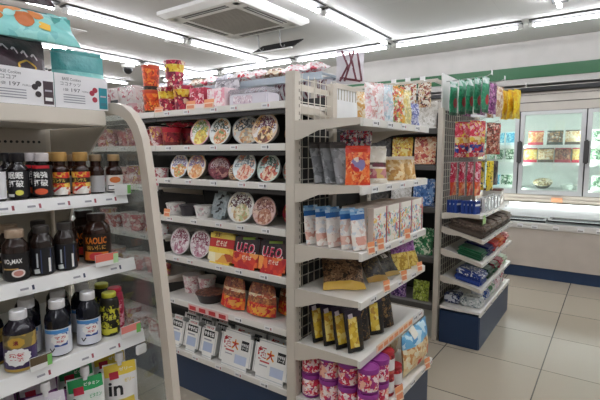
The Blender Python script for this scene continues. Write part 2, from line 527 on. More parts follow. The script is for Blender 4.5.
for i in range(6):
    a, b_ = FX[i]+.006, FX[i+1]-.006
    d = MB(); z0, z1 = .875, 1.82; w = .045
    for q in ((a, a+w, z0, z1), (b_-w, b_, z0, z1), (a+w, b_-w, z0, z0+.05), (a+w, b_-w, z1-.04, z1)):
        d.box(q[0], q[1], 5.70, 5.74, q[2], q[3], ALU, .004)
    do = d.build('door', FRZ)
    MB().box(a+w, b_-w, 5.715, 5.722, z0+.05, z1-.04, DGL).build('door_glass', do)
    MB().box(a-.02, a+.03, 5.665, 5.70, 1.23, 1.49, mat('#4b4a4a', .4), .012).build('door_handle', do)
    if i: MB().box(FX[i]-.0055, FX[i]+.0055, 5.703, 5.74, z0, z1, BLACK).build('gasket', FRZ)
    MB().box(a+.01, a+.035, 5.76, 5.785, .9, 1.8, LED).build('light_strip', FRZ)
    for k, z in enumerate((1.436, 1.236, .93)):
        s = MB().box(a, b_, 5.80, 6.29, z-.012, z, mat('#e4ebe8', .4)).box(a, b_, 5.79, 5.80, z-.03, z+.006, mat('#f4f7f5', .4))
        s.build('shelf', FRZ)

# chest freezer in front of it
CF = thing('chest_freezer', 'freezer', 'long beige chest freezer with a dark blue plinth below the glass freezer doors', loc=(0, 0, 0))
BEI = mat('#c8beb3', .45)
mb = MB()
mb.box(xa, xb, 5.275, 5.31, .125, .535, BEI)
for i in range(1, 4):
    x = xa+(xb-xa)*i/4
    mb.box(x-.002, x+.002, 5.2745, 5.28, .125, .535, CREAMD)
mb.box(xa, xa+.03, 5.31, 5.69, .125, .6, BEI).box(xb-.03, xb, 5.31, 5.69, .125, .6, BEI)
mb.build('body', CF)
MB().box(xa, xb, 5.285, 5.69, .001, .12, BLUE).build('plinth', CF)
MB().box(xa, xb, 5.265, 5.335, .537, .60, mat('#dcd9d3', .4), .008).build('front_lip', CF)
MB().box(xa+.03, xb-.03, 5.335, 5.69, .30, .32, LINER).build('basket_floor', CF)
MB().box(xa+.03, xb-.03, 5.66, 5.69, .32, .78, mat('#f4f7f6', .4)).build('rear_liner', CF)
MB().box(xa+.05, xb-.05, 5.645, 5.659, .755, .775, glow('chest_lamp', '#f6fffb', 14)).build('light_strip', CF)
for i in range(5):
    a = xa+.05+i*.78; b_ = a+.76
    f = MB()
    zz = .605+(.012 if i % 2 else 0)
    f.box(a, b_, 5.337, 5.375, zz, zz+.02, BLACK).box(a, b_, 5.60, 5.63, zz, zz+.02, GREYP).box(a, a+.03, 5.375, 5.60, zz, zz+.02, DARK).box(b_-.03, b_, 5.375, 5.60, zz, zz+.02, DARK)
    fo = f.build('sliding_lid', CF)
    MB().box(a+.03, b_-.03, 5.375, 5.60, zz+.008, zz+.012, clear('lid_glass', '#9aa3a4', .3, .12, '#a8b0b0')).build('lid_glass', fo)
for x in (-.80, -.66, -.46, -.24, -.08, .2, .5):
    MB().box(x-.03, x+.03, 5.2615, 5.2645, .545, .585, TAGW).box(x-.025, x+.02, 5.2605, 5.2615, .552, .565, mat('#9c9a96', .5)).build('price_tag', CF)
MB().box(-.56, -.45, 5.685, 5.6895, .80, .85, mat('#e0a079', .5)).build('price_tag', CF)

# packs in the freezers
def pillow(mb, w, h, t, m, seal=.01, nx=10, nz=12, stand=False, sag=0.0, wob=.0, seed=1, edge=None, dome=False, taper=0.0):
    """a filled bag: base centre at the origin, front towards -Y; returns fn(x, z) -> y of the front"""
    rnd = random.Random(seed)
    ph = [rnd.uniform(0, 6) for _ in range(4)]
    def th(u, v):
        a = max(0, math.sin(PI*u))**.55
        if stand:
            b_ = 1.0 if v < .08 else max(0, (1-v)/.92)**.75
            b_ = b_*(1-.0*v)
        else:
            b_ = max(0, math.sin(PI*v))**.5
        wv = 1+wob*(math.sin(7*u*PI+ph[0])*math.sin(5*v*PI+ph[1]))
        return t/2*a*b_*wv
    def fold(u, v): return sag*math.sin(PI*v)*.5+wob*.02*math.sin(9*u+ph[2])*math.sin(8*v+ph[3])
    def wx(v):
        k = (1-(.06*math.sin(PI*v) if not stand else .0))*(1-taper*(1-v))
        if dome: k *= math.sqrt(max(.02, 1-(max(0, v-.4)/.62)**2))
        return k
    us = [i/nx for i in range(nx+1)]; vs_ = [j/nz for j in range(nz+1)]
    def P(u, v, s):
        x = (u-.5)*w*wx(v)
        return (x, fold(u, v)+s*max(th(u, v), .0012), v*h)
    F = [[P(u, v, -1) for u in us] for v in vs_]; B = [[P(u, v, 1) for u in us] for v in vs_]
    n = nx+1
    vv = [p for r in F for p in r]+[p for r in B for p in r]; o = n*(nz+1)
    f = []; fe = []
    for j in range(nz):
        for i in range(nx):
            q = (j*n+i, j*n+i+1, (j+1)*n+i+1, (j+1)*n+i)
            tgt = fe if (edge is not None and (j == nz-1)) else f
            tgt.append(q); tgt.append(tuple(o+k for k in reversed(q)))
    for i in range(nx):
        f.append((i+1, i, o+i, o+i+1)); k = nz*n; f.append((k+i, k+i+1, o+k+i+1, o+k+i))
    for j in range(nz):
        f.append((j*n, (j+1)*n, o+(j+1)*n, o+j*n)); k = n-1; f.append(((j+1)*n+k, j*n+k, o+j*n+k, o+(j+1)*n+k))
    b0 = len(mb.v)
    mb.add(vv, f, m)
    if fe:
        i = mb.mi(edge)
        for q in fe: mb.f.append(tuple(b0+k for k in q)); mb.m.append(i)
    def fy(x, z):
        v = min(max(z/h, 0), 1); u = min(max(x/(w*wx(v))+.5, 0), 1)
        return fold(u, v)-max(th(u, v), .0012)
    return fy

def seal(t, w, h, m, name='top_seal', hole=False):
    # crimped strip across the top of a bag, with a pinked edge
    n = 12; hh = .011
    vs = []; fs = []
    for s in (-1, 1):
        for j in range(2):
            for i in range(n+1):
                x = (i/n-.5)*w*.96
                vs.append((x, .0014*math.sin(9*PI*i/n)*j+s*.0007, h+.0004+(hh-(.0015 if i % 2 else 0))*j))
    k = 2*(n+1)
    for i in range(n):
        fs += [(i, i+1, n+2+i, n+1+i), (k+i+1, k+i, k+n+1+i, k+n+2+i), (n+1+i, n+2+i, k+n+2+i, k+n+1+i), (i+1, i, k+i, k+i+1)]
    mb = MB().add(vs, fs, m)
    return mb.build(name, t)
def frozen_meal(cols, base, k):
    t = thing('frozen_meal', 'frozen food')
    mb = MB(); fy = pillow(mb, .165, .158, .03, art(cols, 38, bands=(('Z', -.01, .035, base), ('Z', .155, .2, base))), seed=k)
    mb.build('bag', t); seal(t, .165, .158, mat(base, .4))
    return t
meals = [frozen_meal(['#e9a06b', '#c9553a', '#f2d7b0', '#b96a40', '#e8c08a'], '#c23a52', 1),
         frozen_meal(['#5a5148', '#8e6a48', '#d9d3c6', '#2f3a36', '#c69a70'], '#3b4f4a', 2),
         frozen_meal(['#efe0c0', '#d8b488', '#f4ecd8', '#b98a5c', '#e9cf9a'], '#5c544a', 3),
         frozen_meal(['#f0dc90', '#e2b85a', '#f6ecc0', '#cf8f45', '#efd070'], '#c93052', 4),
         frozen_meal(['#6a4038', '#a06450', '#c9a080', '#4b2c28', '#8c5a48'], '#b24a5a', 5),
         frozen_meal(['#6fc4dc', '#3a9cc0', '#b5e4ee', '#2f86b2'], '#dff3f6', 6),
         frozen_meal(['#5d8a68', '#2f5a40', '#a8c4a8', '#e4ece0'], '#e8efe8', 7)]
FG = 'frozen meals behind the glass doors'
spec = [(1.436, [(-.77, 0), (-.575, 1), (-.395, 2)], 'upper shelf of the middle freezer door'), (1.236, [(-.828, 3), (-.658, 2), (-.488, 4), (-.318, 3)], 'lower shelf of the middle freezer door'),
        (1.436, [(-1.19, 5), (-1.015, 5), (-1.38, 6)], 'upper freezer shelf behind the snack hooks'), (1.236, [(-1.015, 6), (-1.19, 6), (-1.38, 2)], 'lower freezer shelf behind the snack hooks'),
        (1.436, [(-.15, 6)], 'upper freezer shelf at the frame edge'), (1.236, [(-.15, 6)], 'lower freezer shelf at the frame edge'),
        (.93, [(-1.05, 6), (-1.22, 5)], 'freezer floor behind the snack hooks'), (.93, [(-.12, 6)], 'freezer floor at the frame edge')]
mdesc = ['orange and red', 'dark green-brown', 'cream', 'yellow', 'dark brown', 'light blue', 'green and white']
for z, lst, where in spec:
    for n, (x, k) in enumerate(lst):
        o = inst(meals[k], '%s frozen meal bag, %s on %s' % (mdesc[k], ORD[n], where), FG)
        put(o, x, 5.85, z+.001, 0, RAD(-7))
# tubs at the bottom of the middle door
for n, (x, c1, c2, w) in enumerate(((-.68, '#d8c99a', '#6f6246', .105), (-.43, '#e6eae4', '#b9c4bc', .07), (-.30, '#ecdfc0', '#c8cbbb', .07))):
    t = thing('frozen_bowl', 'frozen food', ('wide yellow frozen meal bowl', 'pale green frozen meal bowl', 'cream frozen meal bowl')[n]+' at the bottom of the middle glass door', FG)
    MB().lathe([(w*.7, 0), (w*.95, .045), (w, .05)], mat('#5d5a52' if n == 0 else '#cfd6d0', .4), 24).build('bowl', t)
    MB().lathe([(w*.99, .051), (w*.9, .056), (w*.5, .075 if n == 0 else .06)], art([c1, c2, '#f0ead8', '#a58a60'] if n == 0 else [c1, c2, '#e8ece6'], 45), 24).build('lid', t)
    put(t, x, 5.93, .931, 0, RAD(25) if n == 0 else 0)
# ------------------------------------------------------------------ shelving
BACKSHADE = mat('#262524', .6)  # near-black panel colour stands in for the shadow behind the stock
SLOT = mat('#6e675c', .6)
def post(mb, x0, x1, y0, y1, z1, m=CREAM, slots=None):
    """steel upright with a row of slots on the +X side"""
    mb.box(x0, x1, y0, y1, 0.001, z1, m, .003)
    for sx in (slots or ()):
        z = .3
        while z < z1-.03:
            mb.box(x1, x1+.0008, sx-.0025, sx+.0025, z, z+.014, SLOT); z += .032
    return mb

def tags(so, ax, fixed, lst, z, w=.05, h=.028, m=TAGW, tilt=0):
    """price tags clipped to the front lip of a shelf; ax 'Y': lip faces -Y at y=fixed, 'X': lip faces +X at x=fixed"""
    for c in lst:
        mb = MB()
        if ax == 'Y':
            mb.box(c-w/2, c+w/2, fixed-.0022, fixed-.0006, z-h/2, z+h/2, m)
            mb.box(c-w*.35, c+w*.1, fixed-.0028, fixed-.0022, z-.003, z+.004, mat('#b4b4b8', .5)).box(c+w*.22, c+w*.4, fixed-.0028, fixed-.0022, z-.006, z+.006, mat('#c08a88', .5) if int(c*100) % 2 else mat('#6a6a6e', .5))
        else:
            mb.box(fixed+.0006, fixed+.0022, c-w/2, c+w/2, z-h/2, z+h/2, m)
            mb.box(fixed+.0022, fixed+.0028, c-w*.35, c+w*.1, z-.003, z+.004, mat('#8d8d90', .5)).box(fixed+.0022, fixed+.0028, c+w*.22, c+w*.4, z-.006, z+.006, mat('#c08a88', .5) if int(c*100) % 2 else mat('#6a6a6e', .5))
        mb.build('price_tag', so)

def price_card(so, x, y, z, rz, w=.046, h=.05):
    """orange offer card standing on the lip"""
    M = Matrix.Translation((x, y, z)) @ Matrix.Rotation(rz, 4, 'Z') @ Matrix.Rotation(RAD(-8), 4, 'X')
    mb = MB().box(-w/2, w/2, -.001, .001, 0, h, ORNG2, M=M).box(-w*.5, w*.5, -.0016, -.001, h*.62, h, ORANGE, M=M).box(-w*.4, w*.4, -.0016, -.001, h*.12, h*.5, mat('#e8916a', .5), M=M)
    mb.build('price_card', so)

def noodle_module(x0, x1, zs, label, yf=1.565, ym=1.93, yb=2.29, top=1.60, posts=(), depth=None):
    g = thing('gondola', 'store shelf', label)
    MB().box(x0, x1, ym-.012, ym+.012, .24, top+.03, BACKSHADE).build('back_panel', g)
    MB().box(x0, x1, yf+.03, yb-.03, .001, .205, BLUE).build('plinth', g)
    for i, z in enumerate(zs):
        deck = i == len(zs)-1
        y0 = yf
        mb = MB().box(x0, x1, y0+.012, ym-.013, z-.018, z, SHELFW)
        mb.box(x0, x1, y0, y0+.012, z-.028, z+.004, SHELFW, .002)
        if not deck: mb.box(x0, x1, y0+.013, y0+.03, z-.05, z-.0185, DARK)  # dark strip stands in for the shade in the gap under the lip
        so = mb.build('shelf', g)
        k = x0+.12
        lst = []
        while k < x1-.05: lst.append(k+random.uniform(-.03, .03)); k += .17
        tags(so, 'Y', y0, lst, z-.012, h=.022)
        for xb in (x0+.01, x1-.012):
            if not deck: MB().prism([(ym-.013, z-.0185), (y0+.05, z-.0185), (y0+.06, z-.035), (ym-.013, z-.075)], 'X', xb-.002, xb+.002, CREAM).build('bracket', so)
    MB().box(x0, x1, ym+.013, yb, .206, .24, SHELFW).build('rear_deck', g)
    for z in (.6, .95, 1.3): MB().box(x0, x1, ym+.013, yb-.03, z-.02, z, SHELFW).build('rear_shelf', g)
    return g

NZ = [1.577, 1.391, 1.213, 1.003, .781, .535, .243]
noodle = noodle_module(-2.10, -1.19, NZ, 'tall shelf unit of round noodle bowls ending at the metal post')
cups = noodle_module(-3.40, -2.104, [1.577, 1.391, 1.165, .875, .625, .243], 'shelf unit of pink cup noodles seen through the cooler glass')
# raised rear tray along the top of the noodle unit
RAIL = mat('#aebac4', .4)
mb = MB().box(-2.75, -1.24, 1.935, 1.947, 1.728, 1.764, RAIL).box(-2.75, -1.24, 2.10, 2.112, 1.742, 1.764, RAIL)
for k in range(13): mb.box(-2.74+k*.124, -2.728+k*.124, 1.9475, 2.0995, 1.752, 1.762, RAIL)
for x in (-2.6, -2.0, -1.3):
    mb.box(x-.012, x+.012, 1.948, 1.972, 1.632, 1.75, CREAM)
mb.build('top_tray', noodle)

def end_cap(label, xb, y0, y1, shelves, deckz, xdeck, ptop, plinth=BLUE, mesh_lo=.28, mesh_hi=1.7, white_from=None, pw=.038, slots=True):
    """end-of-aisle unit facing +X: posts at xb, shelves (z, front x, drop) on side brackets"""
    e = thing('end_unit', 'store shelf', label)
    post(MB(), xb-.012, xb+pw, y0, y0+.05, ptop, slots=(y0+.036,) if slots else ()).build('post', e)
    post(MB(), xb-.012, xb+pw, y1-.05, y1, ptop, slots=(y1-.034,) if slots else ()).build('post', e)
    ym = (y0+y1)/2
    mb = MB()
    WIRE = mat('#d8d3c6', .4)
    ya, yb_ = y0+.055, ym-.01
    z = mesh_lo
    while z < mesh_hi:
        mb.box(xb-.001, xb+.003, ya, yb_, z-.0018, z+.0018, WIRE); z += .05
    y = ya
    while y <= yb_+.001:
        mb.box(xb+.003, xb+.006, y-.0018, y+.0018, mesh_lo, mesh_hi, WIRE); y += .05
    mb.build('wire_grid', e)
    return e

# -- end unit 1 (snacks)
EX, EB = -.80, -1.165
e1 = end_cap('cream end unit of snacks beside the noodle bowls', EB, 1.548, 2.29, None, .24, -.745, 1.70)
mb = MB().box(EB-.02, EB+.018, 1.90, 1.94, .24, 1.69, CREAM, .002)
mb.build('centre_post', e1)
MB().box(EB-.004, EB+.004, 1.945, 2.235, 1.487, 1.695, mat('#e4e6e6', .4)).box(EB-.004, EB+.009, 1.945, 2.235, 1.675, 1.70, CREAM).build('white_panel', e1)
mb = MB()
for k in range(9): mb.box(EB+.004, EB+.007, 1.97+.03*k, 1.974+.03*k, 1.62, 1.675, CREAMD)
mb.build('hook_strip', e1)
MB().box(EB-.012, EB-.006, 1.60, 2.24, .25, 1.46, BACKSHADE).build('back_panel', e1)
# cream side bars behind the wire grid at the top
MB().prism([(1.60, 1.66), (1.90, 1.655), (1.90, 1.63), (1.60, 1.635)], 'X', EB-.01, EB-.004, CREAM).build('grid_rail', e1)
MB().prism([(1.60, 1.565), (1.80, 1.56), (1.90, 1.53), (1.90, 1.50), (1.77, 1.53), (1.60, 1.535)], 'X', EB-.01, EB-.004, CREAM).build('grid_rail', e1)

def cap_shelf(e, xb, xf, y0, y1, z, drop=0, tagy=(), lip=.03, deck=False, name='shelf', tm=TAGW, thin=1.0):
    """shelf with a flat top, front lip and a tapering steel bracket at each side; drop tilts the front down"""
    d = xf-xb
    zf = z-drop
    mb = MB()
    def zz(x): return z-drop*(x-xb)/d
    for (a, b_, t0, t1) in ((xb+.04, xf-.012, .0, .016),):
        mb.prism([(a, zz(a)), (b_, zz(b_)), (b_, zz(b_)-t1), (a, zz(a)-t1)], 'Y', y0+.004, y1-.004, SHELFW)
    mb.prism([(xf-.012, zf+.003), (xf, zf), (xf, zf-lip), (xf-.012, zf-lip)], 'Y', y0+.001, y1-.001, SHELFW)
    so = mb.build(name, e)
    if not deck:
        for ya, yb_ in ((y0, y0+.003), (y1-.003, y1)):
            MB().prism([(xb+.038, zz(xb)+.004), (xf-.012, zf+.004), (xf-.012, zf-.022), (xb+.16, zz(xb+.16)-.04*thin), (xb+.07, zz(xb+.07)-.075*thin), (xb+.038, zz(xb)-.08*thin)], 'Y', ya, yb_, CREAM).build('side_bracket', so)
    tags(so, 'X', xf, tagy, zf-lip/2, w=.06, h=lip*.85, m=tm)
    return so

E1Z = [1.4855, 1.217, .949, .749, .501]
e1s = []
for i, z in enumerate(E1Z):
    ty = [1.66, 1.8, 1.95, 2.12] if i != 4 else []
    so = cap_shelf(e1, EB, EX, 1.548, 2.29, z, tagy=ty)
    e1s.append(so)
# orange strip on the lowest shelf
mb = MB().box(EX+.0008, EX+.003, 1.70, 2.12, .481, .515, ORNG2)
for k in range(7): mb.box(EX+.003, EX+.0036, 1.715+k*.058, 1.715+k*.058+.045, .486, .505, ORANGE)
mb.build('price_strip', e1s[4]); tags(e1s[4], 'X', EX, [2.16, 2.23], .497, w=.05, h=.04)
deck1 = cap_shelf(e1, EB, -.745, 1.548, 2.29, .245, deck=True, tagy=[1.7, 1.86, 2.0, 2.15, 2.25])
MB().box(EB+.04, -.765, 1.56, 2.28, .001, .212, BLUE).build('plinth', e1)
for y, s in ((1.63, 2), (1.79, 3), (1.99, 3), (2.2, 3)):
    price_card(e1s[s], EX+.006, y, E1Z[s]-.012, PI/2-.2)
price_card(e1s[2], EX+.006, 1.72, E1Z[2]-.012, PI/2-.2); price_card(e1s[2], EX+.006, 2.02, E1Z[2]-.012, PI/2-.2)
price_card(deck1, -.738, 1.83, .22, PI/2-.2, .06, .07); price_card(deck1, -.738, 2.2, .22, PI/2-.2, .05, .06)

# -- end unit 2 (hooks above, tilted shelves below)
G2X, G2F = -1.0, -.68
E2Y = 4.08
def ey(y): return 3.07+(y-3.07)*1.27
e2 = end_cap('cream end unit with hanging snack packs above tilted shelves', G2X, 3.07, E2Y, None, .25, G2F, 1.66, mesh_lo=.28, mesh_hi=1.655, pw=.022, slots=False)
mb = MB()
WIRE = mat('#8f8b84', .4)
z = .95
while z < 1.66: mb.box(G2X-.001, G2X+.003, 3.58, 4.02, z-.002, z+.002, WIRE); z += .05
y = 3.58
while y < 4.03: mb.box(G2X+.003, G2X+.006, y-.002, y+.002, .93, 1.655, WIRE); y += .05
mb.build('wire_grid', e2)
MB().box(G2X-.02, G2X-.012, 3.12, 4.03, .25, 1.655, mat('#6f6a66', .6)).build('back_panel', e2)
E2 = [(.935, .0), (.842, .076), (.685, .078), (.492, .064)]
e2s = []
for z, dr in E2:
    e2s.append(cap_shelf(e2, G2X, G2F-(.0 if dr else .02), 3.07, E2Y, z, drop=dr, tagy=[3.2, 3.4, 3.62, 3.86], lip=.022, thin=.5))
cap_shelf(e2, G2X, G2F, 3.07, E2Y, .268, deck=True, tagy=[3.18, 3.38, 3.58, 3.78, 3.98], lip=.03)
MB().box(G2X+.04, G2F-.012, 3.078, E2Y-.008, .001, .236, BLUE).build('plinth', e2)
MB().box(G2F-.012, G2F-.006, 3.085, E2Y-.015, .001, .23, mat('#223c60', .4)).build('kick_panel', e2)

# -- gondola 2 behind: its long face is seen through the first end unit
g2 = thing('gondola', 'store shelf', 'rear shelf unit behind the snack end unit, seen through its shelves')
a, b_ = -2.5, -1.02
MB().box(a, b_, 3.44, 3.46, .25, 1.66, BACKSHADE).build('back_panel', g2)
MB().box(a, b_, 3.12, 4.03, .001, .20, mat('#b9bcb4', .5)).build('plinth', g2)
G2Z = [1.52, 1.265, .962, .60, .25]
for z in G2Z:
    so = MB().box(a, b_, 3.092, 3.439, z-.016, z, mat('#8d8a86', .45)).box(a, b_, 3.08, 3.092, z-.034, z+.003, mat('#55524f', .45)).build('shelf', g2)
MB().box(a, b_, 3.461, 4.02, .21, .25, SHELFW).build('rear_deck', g2)

# ------------------------------------------------------------------ the open cooler
CY = .70
CLR = thing('display_cooler', 'cooler', 'open cream drinks cooler with a curved glass end panel')
CC = mat('#cfc5b6', .4); CCL = mat('#d8d0c3', .4)
yN = -1.1
mb = MB().box(-1.50, -1.455, yN, CY-.002, .15, 1.463, CC)
mb.box(-1.455, -1.12, yN, CY-.026, 1.425, 1.462, CCL, .006)
mb.build('case', CLR)
MB().box(-1.12, -1.105, yN, CY-.028, 1.422, 1.462, CCL, .003).build('canopy_front', CLR)
# back panel with a row of vent holes
mb = MB().box(-1.455, -1.449, yN, CY-.026, .5, 1.424, mat('#c6bcae', .5))
for k in range(30):
    y = .655-k*.0155
    mb.lathe([(.0042, 0), (.0042, .0006)], BLACK, 10, Matrix.Translation((-1.4488, y, 1.386)) @ Matrix.Rotation(PI/2, 4, 'Y'))
mb.build('back_panel', CLR)
MB().box(-1.50, -.93, yN, CY-.002, .12, .45, CC, .01).build('base', CLR)
MB().box(-1.46, -.96, yN+.02, CY-.02, .001, .119, mat('#4a4f58', .5)).build('plinth', CLR)
# end panel: steel rear part, glass, curved frame
MB().prism([(-1.448, .452), (-1.448, 1.424), (-1.14, 1.424), (-1.29, 1.30), (-1.38, 1.1), (-1.40, .452)], 'Y', CY-.012, CY-.006, CCL).build('end_panel', CLR)
curve = [(-1.16, 1.470), (-1.10, 1.470), (-1.06, 1.461), (-1.03, 1.443), (-1.006, 1.415), (-.992, 1.385), (-.983, 1.350), (-.972, 1.29), (-.955, 1.16), (-.935, 1.02), (-.915, .86), (-.899, .70), (-.885, .55), (-.88, .452)]
gl = [(x-.010, z-.006) for x, z in curve]
MB().prism([(-1.399, .453)]+[(-1.379, 1.1), (-1.289, 1.30), (-1.16, 1.41)]+gl, 'Y', CY-.004, CY+.002, clear('cooler_glass', '#eef2f0', .12, .08, '#e8e8e4')).build('glass_panel', CLR)
mb = MB()
w = .015
n = len(curve)
def off(i, s):
    a_ = Vector(curve[max(i-1, 0)]); b2 = Vector(curve[min(i+1, n-1)]); d = (b2-a_).normalized()
    return Vector(curve[i])+Vector((-d.y, d.x))*s*w
vs = []; fs = []
for i in range(n):
    o1, o2 = off(i, 1), off(i, -1)
    vs += [(o1.x, CY-.012, o1.y), (o2.x, CY-.012, o2.y), (o2.x, CY+.010, o2.y), (o1.x, CY+.010, o1.y)]
for i in range(n-1):
    for k in range(4): fs.append((i*4+k, i*4+(k+1) % 4, i*4+4+(k+1) % 4, i*4+4+k))
fs += [(0, 1, 2, 3), (n*4-1, n*4-2, n*4-3, n*4-4)]
mb.add(vs, fs, mat('#d2c8ba', .38)); mb.build('curved_frame', CLR)
CS = [(1.247, -1.051), (1.073, -1.028), (.882, -1.0), (.69, -.965)]
TG = [[.40, .455, .52, .585, .64], [.42, .535, .63], [.43, .53, .60], [.45, .55]]
cs = []
for i, (z, xf) in enumerate(CS):
    mb = MB().box(-1.448, xf-.01, yN, CY-.03, z-.012, z, SHELFW)
    lh = (.026, .028, .030, .03)[i]
    mb.prism([(xf-.01, z+.002), (xf-.004, z+.002), (xf+.004, z-lh), (xf-.01, z-lh)], 'Y', yN, CY-.012, WHITE)
    so = mb.build('shelf', CLR); cs.append(so)
    for q in TG[i]:
        mb = MB()
        def fn(u, v, q=q, z=z, xf=xf, lh=lh): return (xf+.001-.008*(v+.0)/lh*.99+.0008, q+u, z-lh*.5+v)
        mb.strokes([(-.02, 0), (.02, 0)], .008, TAGW, lambda u, v: (fn(u, v)[0]+.0006, fn(u, v)[1], fn(u, v)[2]))
        mb.strokes([(-.014, 0), (.003, 0)], .0022, mat('#9a9aa0', .5), lambda u, v: (fn(u, v)[0]+.0012, fn(u, v)[1], fn(u, v)[2]))
        mb.strokes([(.010, 0), (.015, 0)], .005, mat('#a05058', .5) if i != 1 else mat('#333a52', .5), lambda u, v: (fn(u, v)[0]+.0012, fn(u, v)[1], fn(u, v)[2]))
        mb.build('price_tag', so, 0)
def shelf_card(so, y, z, x, w, h, top, side, name='price_card'):
    M = Matrix.Translation((x, y, z)) @ Matrix.Rotation(PI/2, 4, 'Z')
    MB().box(-w/2, w/2, -.001, .001, 0, h, TAGW, M=M).box(-w/2, w/2, -.0016, -.001, h*.4, h, top, M=M).box(w*.28, w*.5, -.0022, -.0016, h*.1, h*.9, side, M=M).build(name, so)
GRN = mat('#7fc46a', .5)
shelf_card(cs[0], .672, 1.243, -1.045, .045, .028, TAGW, GRN)
shelf_card(cs[1], .605, 1.072, -1.022, .06, .03, mat('#e8796a', .5), mat('#b7dca8', .5))
shelf_card(cs[2], .645, .882, -.994, .055, .03, mat('#ef8f86', .5), GRN)
shelf_card(cs[2], .425, .884, -.994, .045, .03, mat('#5a4a34', .5), GRN)
MB().box(-.995, -.985, .655, .685, .825, .85, WHITE, .003).build('corner_clip', cs[2])
# ------------------------------------------------------------------ noodle bowls
def make_bowl(lidm, tub='#e9e4da', r=.075, h=.048, ridges=False):
    t = thing('noodle_bowl', 'noodle bowl')
    pr = [(r*.66, 0), (r*.72, .004)]
    if ridges:
        k = 6
        for i in range(k):
            z = .008+(h-.016)*i/k; rr = r*(.74+.2*i/k)
            pr += [(rr, z), (rr*1.03, z+(h-.016)/k*.5)]
    pr += [(r*.95, h-.006), (r, h-.004), (r, h)]
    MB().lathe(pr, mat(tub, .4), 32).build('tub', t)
    MB().lathe([(r*1.005, h+.0004), (r*1.0, h+.0022), (r*.97, h+.0024)], lidm, 32).build('lid', t)
    return t
WR = '#f2efe8'
LIDS = {
 'yellow': lid_print('#f3efe2', '#7a9a50', ['#e8cf3f', '#d9a52c', '#f2e06a', '#c8b03a'], .075, '#e6a9b0'),
 'green': lid_print('#eef0ea', '#46584e', ['#e9a970', '#d88a5a', '#f4d9b4', '#7fa05a'], .075, '#dfe6dd'),
 'grey': lid_print('#d9d8d4', '#4d5054', ['#e3bb8f', '#c9885a', '#efe3c9', '#b6b0a4'], .075, '#b9bcbc'),
 'purple': lid_print('#f0e9e6', '#6b2f52', ['#d8a25c', '#6b4a30', '#f0d8a6', '#8a4a40'], .075, '#e3c9b0'),
 'brown': lid_print('#e9ddc9', '#5a3a2c', ['#c98a4a', '#8a5230', '#ecd0a0', '#5a3a28'], .075, '#b98a5c'),
 'mauve': lid_print('#f0ecee', '#8a78a8', ['#eeb060', '#d98a4a', '#f6e0b0', '#a8c070'], .075, '#e9e6ea'),
 'orange': lid_print('#f2ece2', '#8a70a0', ['#f0a860', '#e08a50', '#f8d8a8', '#e8b880'], .075, '#f2d8b8'),
 'maroon': lid_print('#8c4a58', '#e8d4d8', ['#a0505c', '#6a2c3a', '#c08a80', '#7a3a44'], .075, '#7a3444'),
 'salmon': lid_print('#eef2f0', '#7f8f94', ['#e89a80', '#d87a64', '#f2c4a8', '#f0dcc8'], .075, '#dfe9e6'),
 'teal': lid_print('#e2ece6', '#4a6a5c', ['#d96a50', '#e8b090', '#b84a3c', '#f0e0c8'], .075, '#cfe0d6'),
 'redblack': lid_print('#f0eeea', '#5a2a34', ['#d8cfae', '#b8c08a', '#efe6cc', '#c8a070'], .075, '#e6e4de'),
 'pinkbrown': lid_print('#d9b8b0', '#7a4038', ['#c09078', '#9a5a4a', '#e2c4b0', '#b87a60'], .075, '#c9a49a'),
 'red': lid_print('#b8243c', '#f0c050', ['#e8b060', '#f0d080', '#c06030', '#f6e6b0'], .075, '#c83048'),
 'pink': lid_print('#eadfe2', '#8a2f50', ['#d8c8cc', '#c090a0', '#efe6e8', '#b06a80'], .075, '#cfc6c6'),
}
bowlp = {}
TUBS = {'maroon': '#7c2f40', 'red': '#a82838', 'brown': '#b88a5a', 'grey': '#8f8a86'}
for k, m in LIDS.items(): bowlp[k] = make_bowl(m, TUBS.get(k, '#7c766f'), ridges=(k == 'maroon'))  # default tub grey carries the shadow between the bowls in its colour
BG = 'round noodle bowls'
